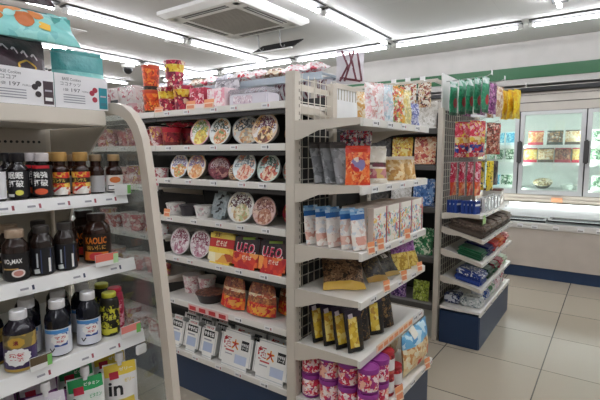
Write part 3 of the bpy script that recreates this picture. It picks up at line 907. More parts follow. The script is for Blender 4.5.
rows = [
 ('top row under the shelf edge', NZ[1], [
  ('yellow', -1.945, 1.78, .78, .2, 'small cream noodle bowl tucked behind the yellow-picture bowl'),
  ('yellow', -1.8, 1.67, 0.97, 0.03, 'noodle bowl with a yellow picture on its lid, in the highest bowl row'),
  ('green', -1.655, 1.67, 0.96, 0.03, 'white noodle bowl with dark green script and a peach picture'),
  ('grey', -1.505, 1.68, 0.96, 0.5, 'grey noodle bowl turned sideways in the highest bowl row'),
  ('purple', -1.356, 1.67, 1, 0.03, 'noodle bowl with purple script and a brown soup picture'),
  ('brown', -1.252, 1.77, .85, .0, 'brown rimmed noodle bowl half hidden behind the end post, highest bowl row')]),
 ('', NZ[2], [
  ('mauve', -1.98, 1.67, 0.92, 0.03, 'mauve script noodle bowl at the cooler end of the second bowl row'),
  ('orange', -1.84, 1.67, 0.93, 0.03, 'noodle bowl with an orange picture beside a stack of maroon bowls'),
  ('maroon', -1.712, 1.69, .82, .5, 'ridged maroon noodle bowl lying sideways in the second bowl row'),
  ('brown', -1.602, 1.70, .57, .0, 'small brown noodle bowl between the maroon and the salmon ones'),
  ('salmon', -1.486, 1.665, .97, 0.03, 'large white noodle bowl with a salmon picture on its lid'),
  ('teal', -1.343, 1.675, .9, .03, 'green tinted noodle bowl with a red picture, second bowl row'),
  ('salmon', -1.246, 1.735, .8, 0, 'pale noodle bowl half hidden behind the end post, second bowl row')]),
 ('', NZ[3], [
  ('redblack', -1.528, 1.68, 1.08, .12, 'largest white noodle bowl with dark red script, third bowl row'),
  ('pinkbrown', -1.372, 1.675, 0.94, 0.03, 'pink-brown noodle bowl beside the large white one'),
  ('red', -1.252, 1.75, .85, .0, 'red noodle bowl with a noodle picture beside the end post')]),
 ('', NZ[4], [
  ('pink', -1.985, 1.67, 1.04, 0.03, 'pink script noodle bowl in the row of square boxes, at the cooler end'),
  ('pink', -1.825, 1.675, 1.04, 0.03, 'pink script noodle bowl next to the yellow square box')]),
]
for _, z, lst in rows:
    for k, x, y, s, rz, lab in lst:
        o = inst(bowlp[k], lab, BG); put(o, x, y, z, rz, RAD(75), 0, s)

# shallow cups and a grey tray on the third row
def make_cup(body, lidm, r0, r1, h, name='noodle_cup', cat='cup noodles', rim=WR):
    t = thing(name, cat)
    MB().lathe([(r0, 0), (r1*.98, h-.006), (r1*1.04, h-.005), (r1*1.04, h)], body, 28).build('cup', t)
    MB().lathe([(r1*1.0, h+.0004), (r1*.99, h+.002), (r1*.9, h+.0022)], lidm, 28).build('lid', t)
    return t
CG = 'shallow noodle cups on the third row'
wcup = make_cup(art(['#e9e6e2', '#f2f0ec', '#d8b0b8', '#e9e6e2', '#c9c6c4'], 30, bands=(('Z', -.1, .012, '#ece8e4'),)), mat('#f0eeea', .4), .042, .054, .062)
dcup = make_cup(mat('#38343a', .4), mat('#4c484c', .35), .042, .055, .058)
for p, x, lab in ((wcup, -2.062, 'white shallow noodle cup at the cooler end of the third row'), (dcup, -1.942, 'black shallow noodle cup between two white ones'), (wcup, -1.822, 'white shallow noodle cup beside the tilted grey tray')):
    put(inst(p, lab, CG), x, 1.66, NZ[3], random.uniform(-1, 1))

def make_tray(w, h, t_, side, face, r=.022, film=None):
    """square tub lying with its printed lid up, shown standing on its edge"""
    o = thing('noodle_tray', 'noodle tray')
    bm = bmesh.new(); bmesh.ops.create_cube(bm, size=1)
    for v in bm.verts:
        k = .86 if v.co.z < 0 else 1
        v.co = (v.co.x*w*k, v.co.y*h*k, (v.co.z+.5)*t_)
    ed = [e for e in bm.edges if abs((e.verts[0].co-e.verts[1].co).normalized().z) > .7]
    bmesh.ops.bevel(bm, geom=ed, offset=r, segments=4, affect='EDGES'); bm.verts.index_update()
    MB().add([v.co.copy() for v in bm.verts], [[v.index for v in f.verts] for f in bm.faces], side).build('tub', o); bm.free()
    L = MB()
    bm = bmesh.new(); bmesh.ops.create_cube(bm, size=1)
    for v in bm.verts: v.co = (v.co.x*(w+.006), v.co.y*(h+.006), t_+.0005+(v.co.z+.5)*.003)
    ed = [e for e in bm.edges if abs((e.verts[0].co-e.verts[1].co).normalized().z) > .7]
    bmesh.ops.bevel(bm, geom=ed, offset=r+.002, segments=4, affect='EDGES'); bm.verts.index_update()
    L.add([v.co.copy() for v in bm.verts], [[v.index for v in f.verts] for f in bm.faces], face); bm.free()
    zt = t_+.0041
    return o, L, (lambda u, v, zt=zt: (u, v, zt))

# grey tray with dark lettering strokes, tilted
o, L, fn = make_tray(.105, .15, .045, mat('#a9b2b4', .35), art(['#8f9a9c', '#7c888a', '#9aa4a6'], 30), .02)
for q in (-.045, -.01, .025): L.strokes([(-.02, q), (.005, q+.012), (.0, q+.026), (.022, q+.02)], .005, INK, fn)
L.build('lid', o); o['label'] = 'grey noodle tray with black strokes tilted beside the large white bowl'; o['group'] = 'square noodle trays'
put(o, -1.692, 1.70, NZ[3], -.22, RAD(74), RAD(10))
# yellow box with a red band
o, L, fn = make_tray(.165, .168, .055, mat('#e8c84a', .4), art(['#f0cf4e', '#f2d75e', '#e8b93c'], 14, bands=(('Y', -.002, .045, '#c22a2c'), ('Y', -.078, -.03, ('#e8a848', '#f2dca0', '#c86a30', '#f6ecc8', '#b85028')))), .014)
L.text('焼そば', .075, .03, mat('#f6e8d0', .5), lambda u, v: fn(u, v+.02)); L.text('太麺', .05, .024, mat('#7a1c1c', .5), lambda u, v: fn(u-.03, v+.062))
L.build('lid', o); o['label'] = 'yellow square noodle tray with a red band across its lid'; o['group'] = 'square noodle trays'
put(o, -1.635, 1.655, NZ[4], .02, RAD(77))
# black and red square trays
UF = art(['#1d1418', '#3a1a1c', '#1d1418', '#2c161a'], 26, bands=(('Y', -.09, -.005, ('#d8402c', '#e8703a', '#b8242c', '#f0a050', '#c83028')),))
PK = mat('#d8305c', .4)
o, L, fn = make_tray(.158, .168, .055, mat('#8a2024', .4), UF, .014)
L.text('U.F.O.', .13, .05, mat('#f4e6e6', .4), lambda u, v: fn(u+v*.12, v+.018)); L.text('U.F.O.', .122, .044, PK, lambda u, v: (u+v*.12, v+.018, fn(0, 0)[2]+.0008))
L.text('焼そば', .06, .022, mat('#f2e2d0', .5), lambda u, v: fn(u+.01, v-.03)); L.strokes([(-.03, .062), (.05, .07)], .006, mat('#8aa83a', .5), fn)
L.build('lid', o)
ufo = o
for x, y, rz, lab in ((-1.462, 1.655, .0, 'black and red square noodle tray beside the yellow one'), (-1.293, 1.655, .0, 'black and red square noodle tray against the end post')):
    put(inst(ufo, lab, 'square noodle trays'), x, y, NZ[4], rz, RAD(77))

# fifth row: cups, a dark round tub, wrapped round packs
pcup = make_cup(art(['#efe6e2', '#e2c6c8', '#c98a90', '#f4efec', '#d8aab0', '#efe6e2'], 42), mat('#e9e4e0', .4), .040, .052, .10)
for x, y, lab in ((-2.01, 1.72, 'pink and white noodle cup behind the dark round tub, at the cooler end'), (-1.90, 1.74, 'pink and white noodle cup behind the dark round tub, next one along')):
    put(inst(pcup, lab, 'pink noodle cups on the fifth row'), x, y, NZ[5], random.uniform(0, 6))
t = thing('round_tub', 'noodle bowl', 'low dark round tub with a brown lid in front of the pink noodle cups')
MB().lathe([(.06, 0), (.078, .045), (.082, .046), (.082, .05)], mat('#2a2224', .35), 32).build('tub', t)
MB().lathe([(.08, .0505), (.078, .053), (.06, .0535)], art(['#5a3a34', '#7a4a3c', '#3c2826', '#96644c'], 40), 32).build('lid', t)
put(t, -1.86, 1.655-.0, NZ[5], 0); t.location.x = -1.79; t.location.y = 1.66
def wrapped(seed):
    t = thing('wrapped_noodle_pack', 'noodle pack')
    mb = MB()
    m = art(['#8a4a30', '#b0623c', '#6a3424', '#c98a50', '#9a4a34'], 48, bands=(('Z', .0, .06, ('#d8342c', '#e87a34', '#c02430', '#f0b040', '#d8342c')), ('Z', .088, .104, ('#e8c8a0', '#c0583a', '#f0e0c0'))))
    fy = pillow(mb, .18, .185, .075, m, stand=True, dome=True, wob=.14, nx=12, nz=12, seed=seed)
    mb.build('bag', t)
    c = MB(); c.strokes([(0, 0), (.055, .004)], .013, mat('#e8a24a', .5), lambda u, v: (u, fy(u, v+.03)-.0015, v+.03)); c.build('sticker', t)
    return t
wp = wrapped(3)
for x, n in ((-1.61, 'next to the dark round tub'), (-1.415, 'between the other two'), (-1.285, 'against the end post')):
    o = inst(wp, 'brown and red wrapped noodle pack on the fifth row, '+n, 'wrapped noodle packs')
    put(o, x, 1.65 if x < -1.3 else 1.735, NZ[5], random.uniform(-.1, .1), RAD(-8))
# red strip on the lip of the fifth shelf
shelves = [c for c in noodle.children if c.name.startswith('shelf')]
mb = MB().box(-1.86, -1.56, 1.5618, 1.5642, .498, .534, mat('#e8c0bc', .5))
for k in range(4): mb.box(-1.85+k*.075, -1.80+k*.075, 1.561, 1.5618, .504, .526, mat('#c8383c', .5))
mb.build('price_strip', shelves[5])

# bottom row: white square trays with big lettering
def white_tray(w, h, big):
    BOLD[0] = .05
    o, L, fn = make_tray(w, h, .05, mat('#d4d6d6', .3), mat('#f1f0ec', .4, var=.01), .022)
    zt = fn(0, 0)[2]
    if big:
        L.text('超', .056, .062, RED, lambda u, v: fn(u-.062, v+.026)); L.text('大', .05, .052, mat('#e8a020', .5), lambda u, v: fn(u-.008, v+.024)); L.text('大', .034, .036, RED, lambda u, v: (u-.008, v+.024, zt+.0006))
        L.strokes([(.035, .03), (.085, .03)], .024, INK, fn)
        L.text('やきそば', .045, .016, INKW, lambda u, v: (u+.06, v+.034, zt+.0006))
        L.text('ソース', .04, .012, INKW, lambda u, v: (u+.06, v+.017, zt+.0006))
        L.strokes([(-.07, -.012), (-.01, -.012)], .004, mat('#c85a5a', .5), fn)
        L.strokes([(.0, -.045), (.08, -.045)], .022, mat('#b8c4dc', .5), fn); L.strokes([(-.07, -.03), (-.02, -.03)], .003, mat('#b0b0b8', .5), fn)
    else:
        L.strokes([(-w*.36, .04), (w*.36, .04)], .018, INK, fn)
        L.text('やきそば', w*.66, .024, INKW, lambda u, v: (u, v+.04, zt+.0006))
        L.text('ペヤング', w*.5, .014, RED, lambda u, v: fn(u, v+.072))
        L.strokes([(-w*.3, -.03), (w*.3, -.03)], .024, mat('#b4c2dc', .5), fn); L.strokes([(-w*.3, .008), (w*.2, .008)], .004, mat('#a8a8b0', .5), fn)
    for sx_ in (-1, 1):
        L.strokes([(sx_*(w/2-.006), -h/2+.022), (sx_*(w/2-.006), h/2-.022)], .0016, mat('#b9bec0', .4), fn); L.strokes([(-w/2+.022, sx_*(h/2-.006)), (w/2-.022, sx_*(h/2-.006))], .0016, mat('#b9bec0', .4), fn)
    BOLD[0] = .022
    L.build('lid', o)
    return o
wt, wT = white_tray(.115, .17, False), white_tray(.215, .185, True)
WG = 'white square noodle trays on the bottom shelf'
for x, y, p, lab in ((-2.015, 1.655, wt, 'narrow white noodle tray on the bottom shelf at the cooler end'), (-1.885, 1.655, wt, 'narrow white noodle tray on the bottom shelf, second from the cooler end'),
                     (-1.752, 1.655, wt, 'narrow white noodle tray on the bottom shelf beside the first wide one'), (-1.548, 1.655, wT, 'wide white noodle tray with red lettering in the middle of the bottom shelf'),
                     (-1.312, 1.655, wT, 'wide white noodle tray with red lettering against the end post')):
    put(inst(p, lab, WG), x, y, NZ[6], 0, RAD(76))
for x, p, lab in ((-2.015, wt, 'narrow white tray, rear rank of the bottom shelf at the cooler end'), (-1.885, wt, 'narrow white tray in the rear rank of the bottom shelf, second from the cooler end'),
                  (-1.752, wt, 'narrow white tray in the rear rank of the bottom shelf, third from the cooler end'), (-1.548, wT, 'wide tray in the rear rank of the bottom shelf, behind the middle one'), (-1.312, wT, 'wide tray in the rear rank of the bottom shelf by the end post')):
    put(inst(p, lab, WG), x, 1.76, NZ[6]+.0, 0, RAD(80))

# ------------------------------------------------------------------ top shelf of the noodle unit
ocup = make_cup(art(['#d84a24', '#e8702c', '#b83a20', '#f0983c', '#8a2c1c', '#e85a28'], 40, bands=(('Z', -.01, .022, ('#2a2622', '#4a3a2a', '#201c1a')), ('Z', .118, .2, '#c9482c'))), mat('#e89a5c', .4), .040, .053, .137)
rcup = make_cup(art(['#b02848', '#d8486a', '#8a1c34', '#f0e0c0', '#c83a50', '#7a2040'], 42, bands=(('Z', .075, .115, ('#e8c83c', '#d8a028', '#f0dc6a', '#8a3a20')),)), mat('#d89aa8', .4), .041, .056, .135)
OG, RG = 'orange noodle cups on the top shelf', 'red and yellow noodle cups on the top shelf'
put(inst(ocup, 'orange noodle cup standing on the top shelf under another one', OG), -2.246, 1.66, NZ[0], .3)
put(inst(ocup, 'orange noodle cup stacked on top of another orange cup', OG), -2.249, 1.66, NZ[0]+.1405, 1.2)
put(inst(rcup, 'red and yellow noodle cup on the top shelf beside the orange pair', RG), -2.075, 1.64, NZ[0], .4)
put(inst(rcup, 'red and yellow noodle cup on the top shelf beside the pink boxes', RG), -1.945, 1.64, NZ[0], 1.6)
t3 = inst(rcup, 'red and yellow noodle cup stacked on top of two others', RG); put(t3, -2.01, 1.64, NZ[0]+.1385, 2.4)
# shrink-wrapped pack of cups
t = thing('wrapped_multipack', 'multipack', 'shrink-wrapped pack of pink flower print cups behind the white price cards', loc=(-2.585, 1.68, NZ[0]+.001))
FILM = clear('shrink_film', '#fafafa', .2, .10, '#f4ecec', .12)
pf = art(['#f4eeec', '#e8b8be', '#f4ece8', '#f8f4f0', '#d88c98', '#efe2d8', '#f6f0ec', '#c86070'], 30, bands=(('Z', .078, .098, '#f2eeea'),))
for j in range(2):
    for i in range(4):
        MB().lathe([(.040, .001+j*.09), (.047, .083+j*.09), (.049, .084+j*.09), (.049, .088+j*.09)], pf, 20, Matrix.Translation((-.15+i*.1, 0, 0))).build('cup', t)
MB().box(-.203, .203, -.052, .052, .0005, .185, FILM, .012).build('film', t)
MB().box(-.035, .045, -.0535, -.0525, .085, .105, INK).build('label', t)
# pink and red boxes, white tray
def carton(w, d, h, front, side, name='carton', cat='box', lab=None, grp=None, txt=None):
    t = thing(name, cat, lab, grp)
    mb = MB().box(-w/2, w/2, -d/2, d/2, 0, h, side, .0015, seg=1)
    mb.box(-w/2+.001, w/2-.001, -d/2-.0006, -d/2, .001, h-.001, front)
    if txt: mb.text(txt[0], w*txt[1], h*txt[2], txt[3], lambda u, v: (u, -d/2-.0012, v+h*txt[4]))
    mb.build('box', t)
    return t
c1 = carton(.10, .09, .115, art(['#c8304c', '#e06a80', '#a82038', '#f0c8cc'], 36, bands=(('Z', -.01, .03, '#efe4e2'),)), mat('#b8304a', .4), lab='red and pink snack box on the top shelf beside the red cups')
put(c1, -1.815, 1.66, NZ[0], .1)
c2 = carton(.13, .10, .10, art(['#f4dfe2', '#f0c4cc', '#e89aac', '#f8eeee'], 34), mat('#f0d4d8', .4), lab='pale pink snack box on the top shelf beside the red one')
put(c2, -1.665, 1.665, NZ[0], -.05)
t = thing('clear_tray_pack', 'snack pack', 'clear plastic tray of white sweets on the top shelf near the end post')
MB().box(-.12, .12, -.05, .05, 0, .06, mat('#d8d4dc', .4), .006).build('tray', t)
MB().box(-.125, .125, -.054, .054, .062, .085, clear('tray_lid', '#eeeef2', .2, .25, '#e8e6ea', .1), .008).build('clear_lid', t)
MB().box(-.09, .03, -.0512, -.0502, .012, .05, art(['#d8c4cc', '#b8a0b0', '#efe8ec'], 60)).build('label', t)
put(t, -1.46, 1.67, NZ[0], .03)
price_card(shelves[0], -1.80, 1.562, 1.575, .1, .06, .045); price_card(shelves[0], -1.665, 1.562, 1.575, .0, .07, .045); price_card(shelves[0], -2.06, 1.562, 1.575, 0, .07, .03); price_card(shelves[3], -2.02, 1.562, 1.0, 0, .05, .045)

# flat packs lying on the raised rear tray, bags hanging below it
FP = []
def flat_pack(cols, w, h, t_, seed):
    t = thing('snack_bag', 'snack bag')
    mb = MB(); pillow(mb, w, h-.012, t_, art(cols, 30), seed=seed, wob=.25); mb.build('bag', t); seal(t, w, h-.012, mat(cols[0], .4))
    return t
fp = [flat_pack(['#f2e9ea', '#d8586a', '#f6f2f0', '#e8c4c8', '#f2e9ea'], .12, .15, .06, 1), flat_pack(['#efe6da', '#c98a5a', '#e8d4b8', '#f4efe8', '#8a5a3c'], .12, .15, .055, 2),
      flat_pack(['#efecec', '#c8283c', '#efecec', '#d8d4d4'], .12, .15, .07, 3), flat_pack(['#e4e4ea', '#c4c4d0', '#f2f2f4', '#a8a4b4'], .12, .15, .06, 4)]
SG = 'flat snack bags on the raised rear tray'
dn = ['red and white', 'brown and cream', 'white and bright red', 'pale grey']
k = 0
for i, p in enumerate((3, 2, 3, 1, 0, 3, 2, 0, 1, 0, 0)):
    o = inst(fp[p], '%s snack bag on the raised rear tray, %s from its far end' % (dn[p], ORD[k]), SG); k += 1
    put(o, -2.62+.128*i, 1.955, 1.765, random.uniform(-.03, .03), RAD(-78))
BROWN = '#6a3440'
def striped_bag(w, h, seed):
    t = thing('striped_bag', 'snack bag')
    mb = MB(); fy = pillow(mb, w, h, .055, clear('bag_film_%d' % seed, '#f4f2f4', .25, .55, '#ece8ee', .15), seed=seed, wob=.2)
    mb.build('bag', t)
    m = mat(BROWN, .4)
    s = MB()
    for pts in (((-.3, .98), (-.1, .5), (-.36, .06)), ((.12, .97), (-.2, .06)), ((.22, .95), (.40, .06)), ((-.05, .93), (.2, .1)), ((-.36, .16), (.36, .06))):
        pp = []
        for a, b_ in zip(pts[:-1], pts[1:]):
            for q in range(6): pp.append((a[0]+(b_[0]-a[0])*q/5, a[1]+(b_[1]-a[1])*q/5))
        s.strokes([(p[0]*w, p[1]*h) for p in pp], w*.035, m, lambda u, v: (u, fy(u, v)-.0016, v))
    s.build('ribbon', t, 0)
    return t
sb = striped_bag(.15, .17, 1)
put(inst(sb, 'clear bag with brown stripes hanging at the end of the raised tray', 'clear bags with brown stripes'), -1.157, 2.085, 1.712, .6)
sm = striped_bag(.12, .105, 2); sm['category'] = 'snack bag'
for i, x in enumerate((-1.56, -1.42, -1.285)):
    put(inst(sm, 'clear brown-striped bag under the raised tray, %s from the end post' % ORD[2-i], 'clear bags with brown stripes'), x, 2.02, 1.60+.032, 0, RAD(0))
t = flat_pack(['#efefef', '#2a2a2c', '#e8e8e8', '#c8303c', '#f2f2f2'], .16, .13, .05, 9); t['label'] = 'white, black and red snack bag standing behind the pink boxes'
put(t, -1.625, 1.86, NZ[0], 0, RAD(-6)); 
t = flat_pack(['#8f8c92', '#b4b2b8', '#6a686e', '#c9c7cc'], .2, .2, .05, 10); t['label'] = 'grey patterned snack bag standing behind the red box'
put(t, -1.84, 1.86, NZ[0], 0, RAD(-6))

# red-topped packs at the cooler end of the first bowl row
rt = make_cup(art(['#8a2030', '#a83040', '#c05a40', '#5a1820'], 40, bands=(('Z', .075, .2, '#c02438'), ('Z', -.1, .02, '#6a2a2a'))), mat('#c82a40', .35), .046, .055, .10)
for i, (x, y) in enumerate(((-2.04, 1.63), (-2.045, 1.76))):
    put(inst(rt, 'dark red noodle cup in the highest bowl row, '+('in front at the cooler end' if i == 0 else 'behind the other at the cooler end'), 'dark red noodle cups'), x, y, NZ[1], i*.7)
t = flat_pack(['#c8304a', '#d85068', '#e8e0dc', '#3f8a5a', '#b82840'], .16, .14, .03, 12); t['label'] = 'red and green flat pack lying on the dark red noodle cups'
put(t, -2.03, 1.62, NZ[1]+.1045, .05, RAD(-89)); t.location.z = NZ[1]+.1225

# ------------------------------------------------------------------ cup noodles seen through the cooler's glass
gc = [make_cup(art(c, 40, bands=b), mat(l, .4), .040, .053, h) for c, b, l, h in (
    (['#c8404c', '#e8a0a0', '#8a2430', '#f0d8d0'], (), '#e8d8d4', .10), (['#f0e8e4', '#d88a94', '#f4efec', '#c0606c'], (), '#efe8e4', .10),
    (['#d8d4d4', '#efeded', '#b0484c', '#e0dede'], (), '#f0f0f0', .085), (['#b8606a', '#d8909a', '#f0e0dc', '#a04450', '#e8c46a'], (), '#e8e4e0', .11))]
cn = ['dark red', 'white and pink', 'pale grey', 'pink and yellow']
shn = ['second shelf down', 'third shelf down', 'fourth shelf down', 'second shelf up', 'bottom shelf']
for si, z in enumerate([1.391, 1.165, .875, .625, .243]):
    for i in range(6 if si < 4 else 5):
        if (si, i) == (1, 1): continue
        k = (i+si) % 4 if si else (0 if i % 2 else 3)
        o = inst(gc[k], '%s cup behind the cooler glass, %s, %s from the bowls' % (cn[k], shn[si], ORD[i]), 'cup noodles behind the cooler glass')
        put(o, -2.175-.118*i, 1.645+.02*(i % 2), z, i*1.3)
# ------------------------------------------------------------------ end unit 1: snacks
def pouch(w, h, t_, m, cat='snack pouch', name='snack_pouch', seed=1, stand=True, edge=None, wob=.1, deco=None, label=None, group=None, taper=0.0):
    t = thing(name, cat, label, group)
    mb = MB(); fy = pillow(mb, w, h-.012, t_, m, stand=stand, seed=seed, edge=edge, wob=wob, taper=taper)
    if deco: deco(mb, fy)
    mb.build('bag', t); seal(t, w, h-.012, m)
    return t
# bottom deck: stacked purple canisters
can_m = art(['#d83a58', '#f0d8dc', '#c8284a', '#efb8a0', '#a8307a', '#f4e8e4'], 42, bands=(('Z', -.01, .012, '#8a2a80'), ('Z', .085, .2, '#8f3088')))
def canister():
    t = thing('snack_canister', 'snack canister')
    MB().lathe([(.041, 0), (.044, .004), (.044, .094), (.042, .097)], can_m, 28).build('can', t)
    MB().lathe([(.0455, .09), (.046, .103), (.044, .107), (.038, .106), (.037, .104)], mat('#9a3a94', .35), 28).build('lid', t)
    return t
cn_ = canister()
KG = 'purple snack canisters on the bottom of the end unit'
k = 0
for i, x in enumerate((-1.08, -.984, -.888, -.7925)):
    for j in range(2):
        o = inst(cn_, 'purple snack canister, near file, %s from the front edge, %s of its stack' % (ORD[3-i], 'upper' if j else 'lower'), KG)
        put(o, x, 1.612, .247+.1085*j, .5*i+j)
for i, x in enumerate((-.7925,)):
    for j in range(2):
        o = inst(cn_, 'purple snack canister beside the red jars, %s of its stack' % ('upper' if j else 'lower'), KG)
        put(o, x, 1.715, .247+.1085*j, 2+i+j)
# red jars
def jar():
    t = thing('snack_jar', 'jar')
    MB().lathe([(.036, 0), (.040, .006), (.040, .088), (.033, .096)], art(['#a8202c', '#c83038', '#7a1820', '#d85848'], 40), 24).build('jar', t)
    MB().lathe([(.038, .0965), (.038, .112), (.034, .115)], mat('#b02430', .35), 24).build('lid', t)
    mb = MB()
    for q in range(8):
        a0, a1 = -1.0+q*.25, -.75+q*.25
        mb.add([(.0406*math.sin(a0), -.0406*math.cos(a0), .02), (.0406*math.sin(a1), -.0406*math.cos(a1), .02), (.0406*math.sin(a1), -.0406*math.cos(a1), .078), (.0406*math.sin(a0), -.0406*math.cos(a0), .078)], [(0, 1, 2, 3)], TAGW)
    mb.build('label', t)
    return t
j0 = jar()
for i, (x, y, j) in enumerate(((-.80, 1.812, 0), (-.80, 1.812, 1), (-.80, 1.905, 0))):
    o = inst(j0, 'red jar with a white label beside the purple canisters, '+('lower at the front', 'upper at the front', 'next to the big blue bag')[i], 'red snack jars')
    put(o, x, y, .2455+.1065*j, .85, 0, 0, .91)
# big blue and cream bag
def deco(mb, fy):
    for c, (x, z), r in (('#d8503c', (.09, .06), .022), ('#c8382c', (-.03, .035), .018), ('#e8b060', (.05, .09), .03), ('#f4f0e4', (-.05, .19), .03)):
        mb.strokes([(-r, 0), (r, r*.3)], r*.8, mat(c, .45), lambda u, v: (x+u, fy(x+u, z+v)-.0015, z+v))
for i, (x, y, lab) in enumerate(((-.785, 2.15, 'big light blue and cream snack bag at the front of the bottom deck'), (-.93, 2.10, 'light blue and cream snack bag behind the big front one'))):
    o = pouch(.34 if i == 0 else .30, .212, .09, art(['#f0dcae', '#e8c890', '#f4ecd0', '#d89a5a', '#efdcb0'], 22, bands=(('Z', .135, .3, ('#6fb4dc', '#8cc8e6', '#5aa0d0', '#c8e4f0')),)), 'snack bag', 'snack_bag', 5+i, False, deco=deco if i == 0 else None, label=lab)
    put(o, x, y, .2495, PI/2, RAD(-4))

# lowest shelf: slim black and yellow pouches
bk = pouch(.088, .19, .024, art(['#1c1a1c', '#2a2420', '#141214', '#3a2c1c'], 40, bands=(('X', -.032, .014, ('#e8c848', '#d8b030', '#f0dc80', '#c8983c')), ('Z', .145, .2, '#2a1c38'), ('Z', .0, .018, '#141214'))), deco=lambda mb, fy: mb.strokes([(-.03, .15), (-.005, .152)], .010, mat('#e8e0ec', .5), lambda u, v: (u, fy(u, v)-.001, v)))
bd = pouch(.088, .19, .024, art(['#1a1618', '#2c2220', '#120f10', '#8a6a3c', '#1c181a'], 60), seed=2)
SGR = 'slim black pouches on the lowest open shelf'
for i, x in enumerate((-1.042, -.982, -.922, -.860)):
    put(inst(bk, 'slim black and yellow snack pouch near the side bracket, %s from the front' % ORD[3-i], SGR), x, 1.628, .501, PI/2-.32-.08*(i % 2), RAD(-11+2*(i % 2)))
for i, (x, y) in enumerate(((-.885, 1.745),)):
    put(inst(bd, 'slim black printed pouch behind the row of yellow ones', SGR), x, y, .501, PI/2-.3, RAD(-10))
for i, (x, y) in enumerate(((-.868, 1.845), )):
    put(inst(bk, 'slim black and yellow pouch standing alone by the orange price strip', SGR), x, y, .501, PI/2-.5, RAD(-9))
put(inst(bd, 'slim black printed pouch leaning beside the lone yellow one', SGR), -.86, 1.955, .501, PI/2-.3, RAD(-12))

# fourth shelf: dark packs lying tilted
def lay_deco(c):
    return lambda mb, fy: mb.strokes([(-.02, 0), (.02, .004)], .011, mat(c, .4), lambda u, v: (u, fy(u, v+.1)-.0014, v+.1))
z4 = .749
items = [
 ('brown speckled snack pack with a yellow front edge lying by the side bracket', .19, .20, .055, ['#7a5a40', '#4a3424', '#a88868', '#2c2018', '#8a6a50'], (('Z', .0, .035, '#d8b048'),), None, (-.935, 1.655), .62, -58),
 ('dark brown and olive snack pack lying behind the speckled one', .115, .18, .05, ['#2a2420', '#4a3c2c', '#1c1818', '#6a5a34', '#3a3028'], (('Z', .0, .025, '#b08a40'),), None, (-.872, 1.865), 1.1, -42),
 ('black snack pack with a white oval leaning near the front lip', .13, .19, .045, ['#26221f', '#3a342c', '#57503f', '#1c1917', '#45402f'], (('Z', .0, .02, '#b89a58'),), '#e8e6e0', (-.862, 1.985), 1.2, -42),
 ('purple and yellow snack pack leaning by the front lip', .12, .175, .035, ['#8a4a98', '#a868b0', '#6a3478', '#b88ac0'], (('Z', .0, .09, ('#d8b848', '#e8d070', '#b89030')),), None, (-.855, 2.125), 1.2, -20),
 ('purple and yellow snack pack at the far end of the tilted dark packs', .11, .17, .03, ['#9a5aa6', '#b07ab8', '#7a4488'], (('Z', .0, .08, ('#d8b848', '#b89030', '#e8d070')),), None, (-.85, 2.232), 1.25, -18)]
for i, (lab, w, h_, t_, cols, bands, oval, (x, y), rz, rx) in enumerate(items):
    o = pouch(w, h_, t_, art(cols, 55, bands=bands), 'snack pack', 'snack_pack', i+20, False, deco=lay_deco(oval) if oval else None, label=lab, wob=.2)
    put(o, x, y, z4, rz, RAD(rx))
# pull the reclining ones forward so that their lower edges meet the lip
# third shelf: white pouches with blue tops, then rows of boxes
z3 = .949
wpch = pouch(.082, .172, .030, art(['#efe9e2', '#f4f0ea', '#e2c8bc', '#efe9e2', '#d8dce0'], 30, bands=(('Z', .125, .148, '#2f6ab0'), ('Z', .147, .2, ('#7fb0d8', '#4a84c0', '#b8d0e4')), ('Z', .02, .055, ('#e2b8a8', '#efe4da', '#d8a090')))))
for i, x in enumerate((-1.07, -1.012, -.957, -.890, -.838)):
    put(inst(wpch, 'white pouch with a blue top, %s from the front edge' % ORD[4-i], 'white pouches with blue tops'), x, 1.612, z3, PI/2-.3-.12*(i % 2), RAD(-8+3*(i % 2)))
bx = carton(.145, .029, .168, art(['#f2ece2', '#f4f0e8', '#a8c8b0', '#f2ece2', '#d85a5a', '#f0c860', '#f4f0ea', '#7aa0c8'], 40, bands=(('Z', .14, .2, '#e9e2d6'), ('X', .05, .064, '#9a2c3a'))), mat('#d8c8bc', .45, var=.04), 'snack_box', 'box')
for c, y in enumerate((1.757, 1.9045, 2.052, 2.1995)):
    for r in range(5):
        if c == 3 and r > 2: continue
        o = inst(bx, 'cream snack box, %s file from the white pouches, %s from the front' % (ORD[c], ORD[r]), 'cream snack boxes')
        put(o, -.829-.0315*r, y, z3, PI/2)
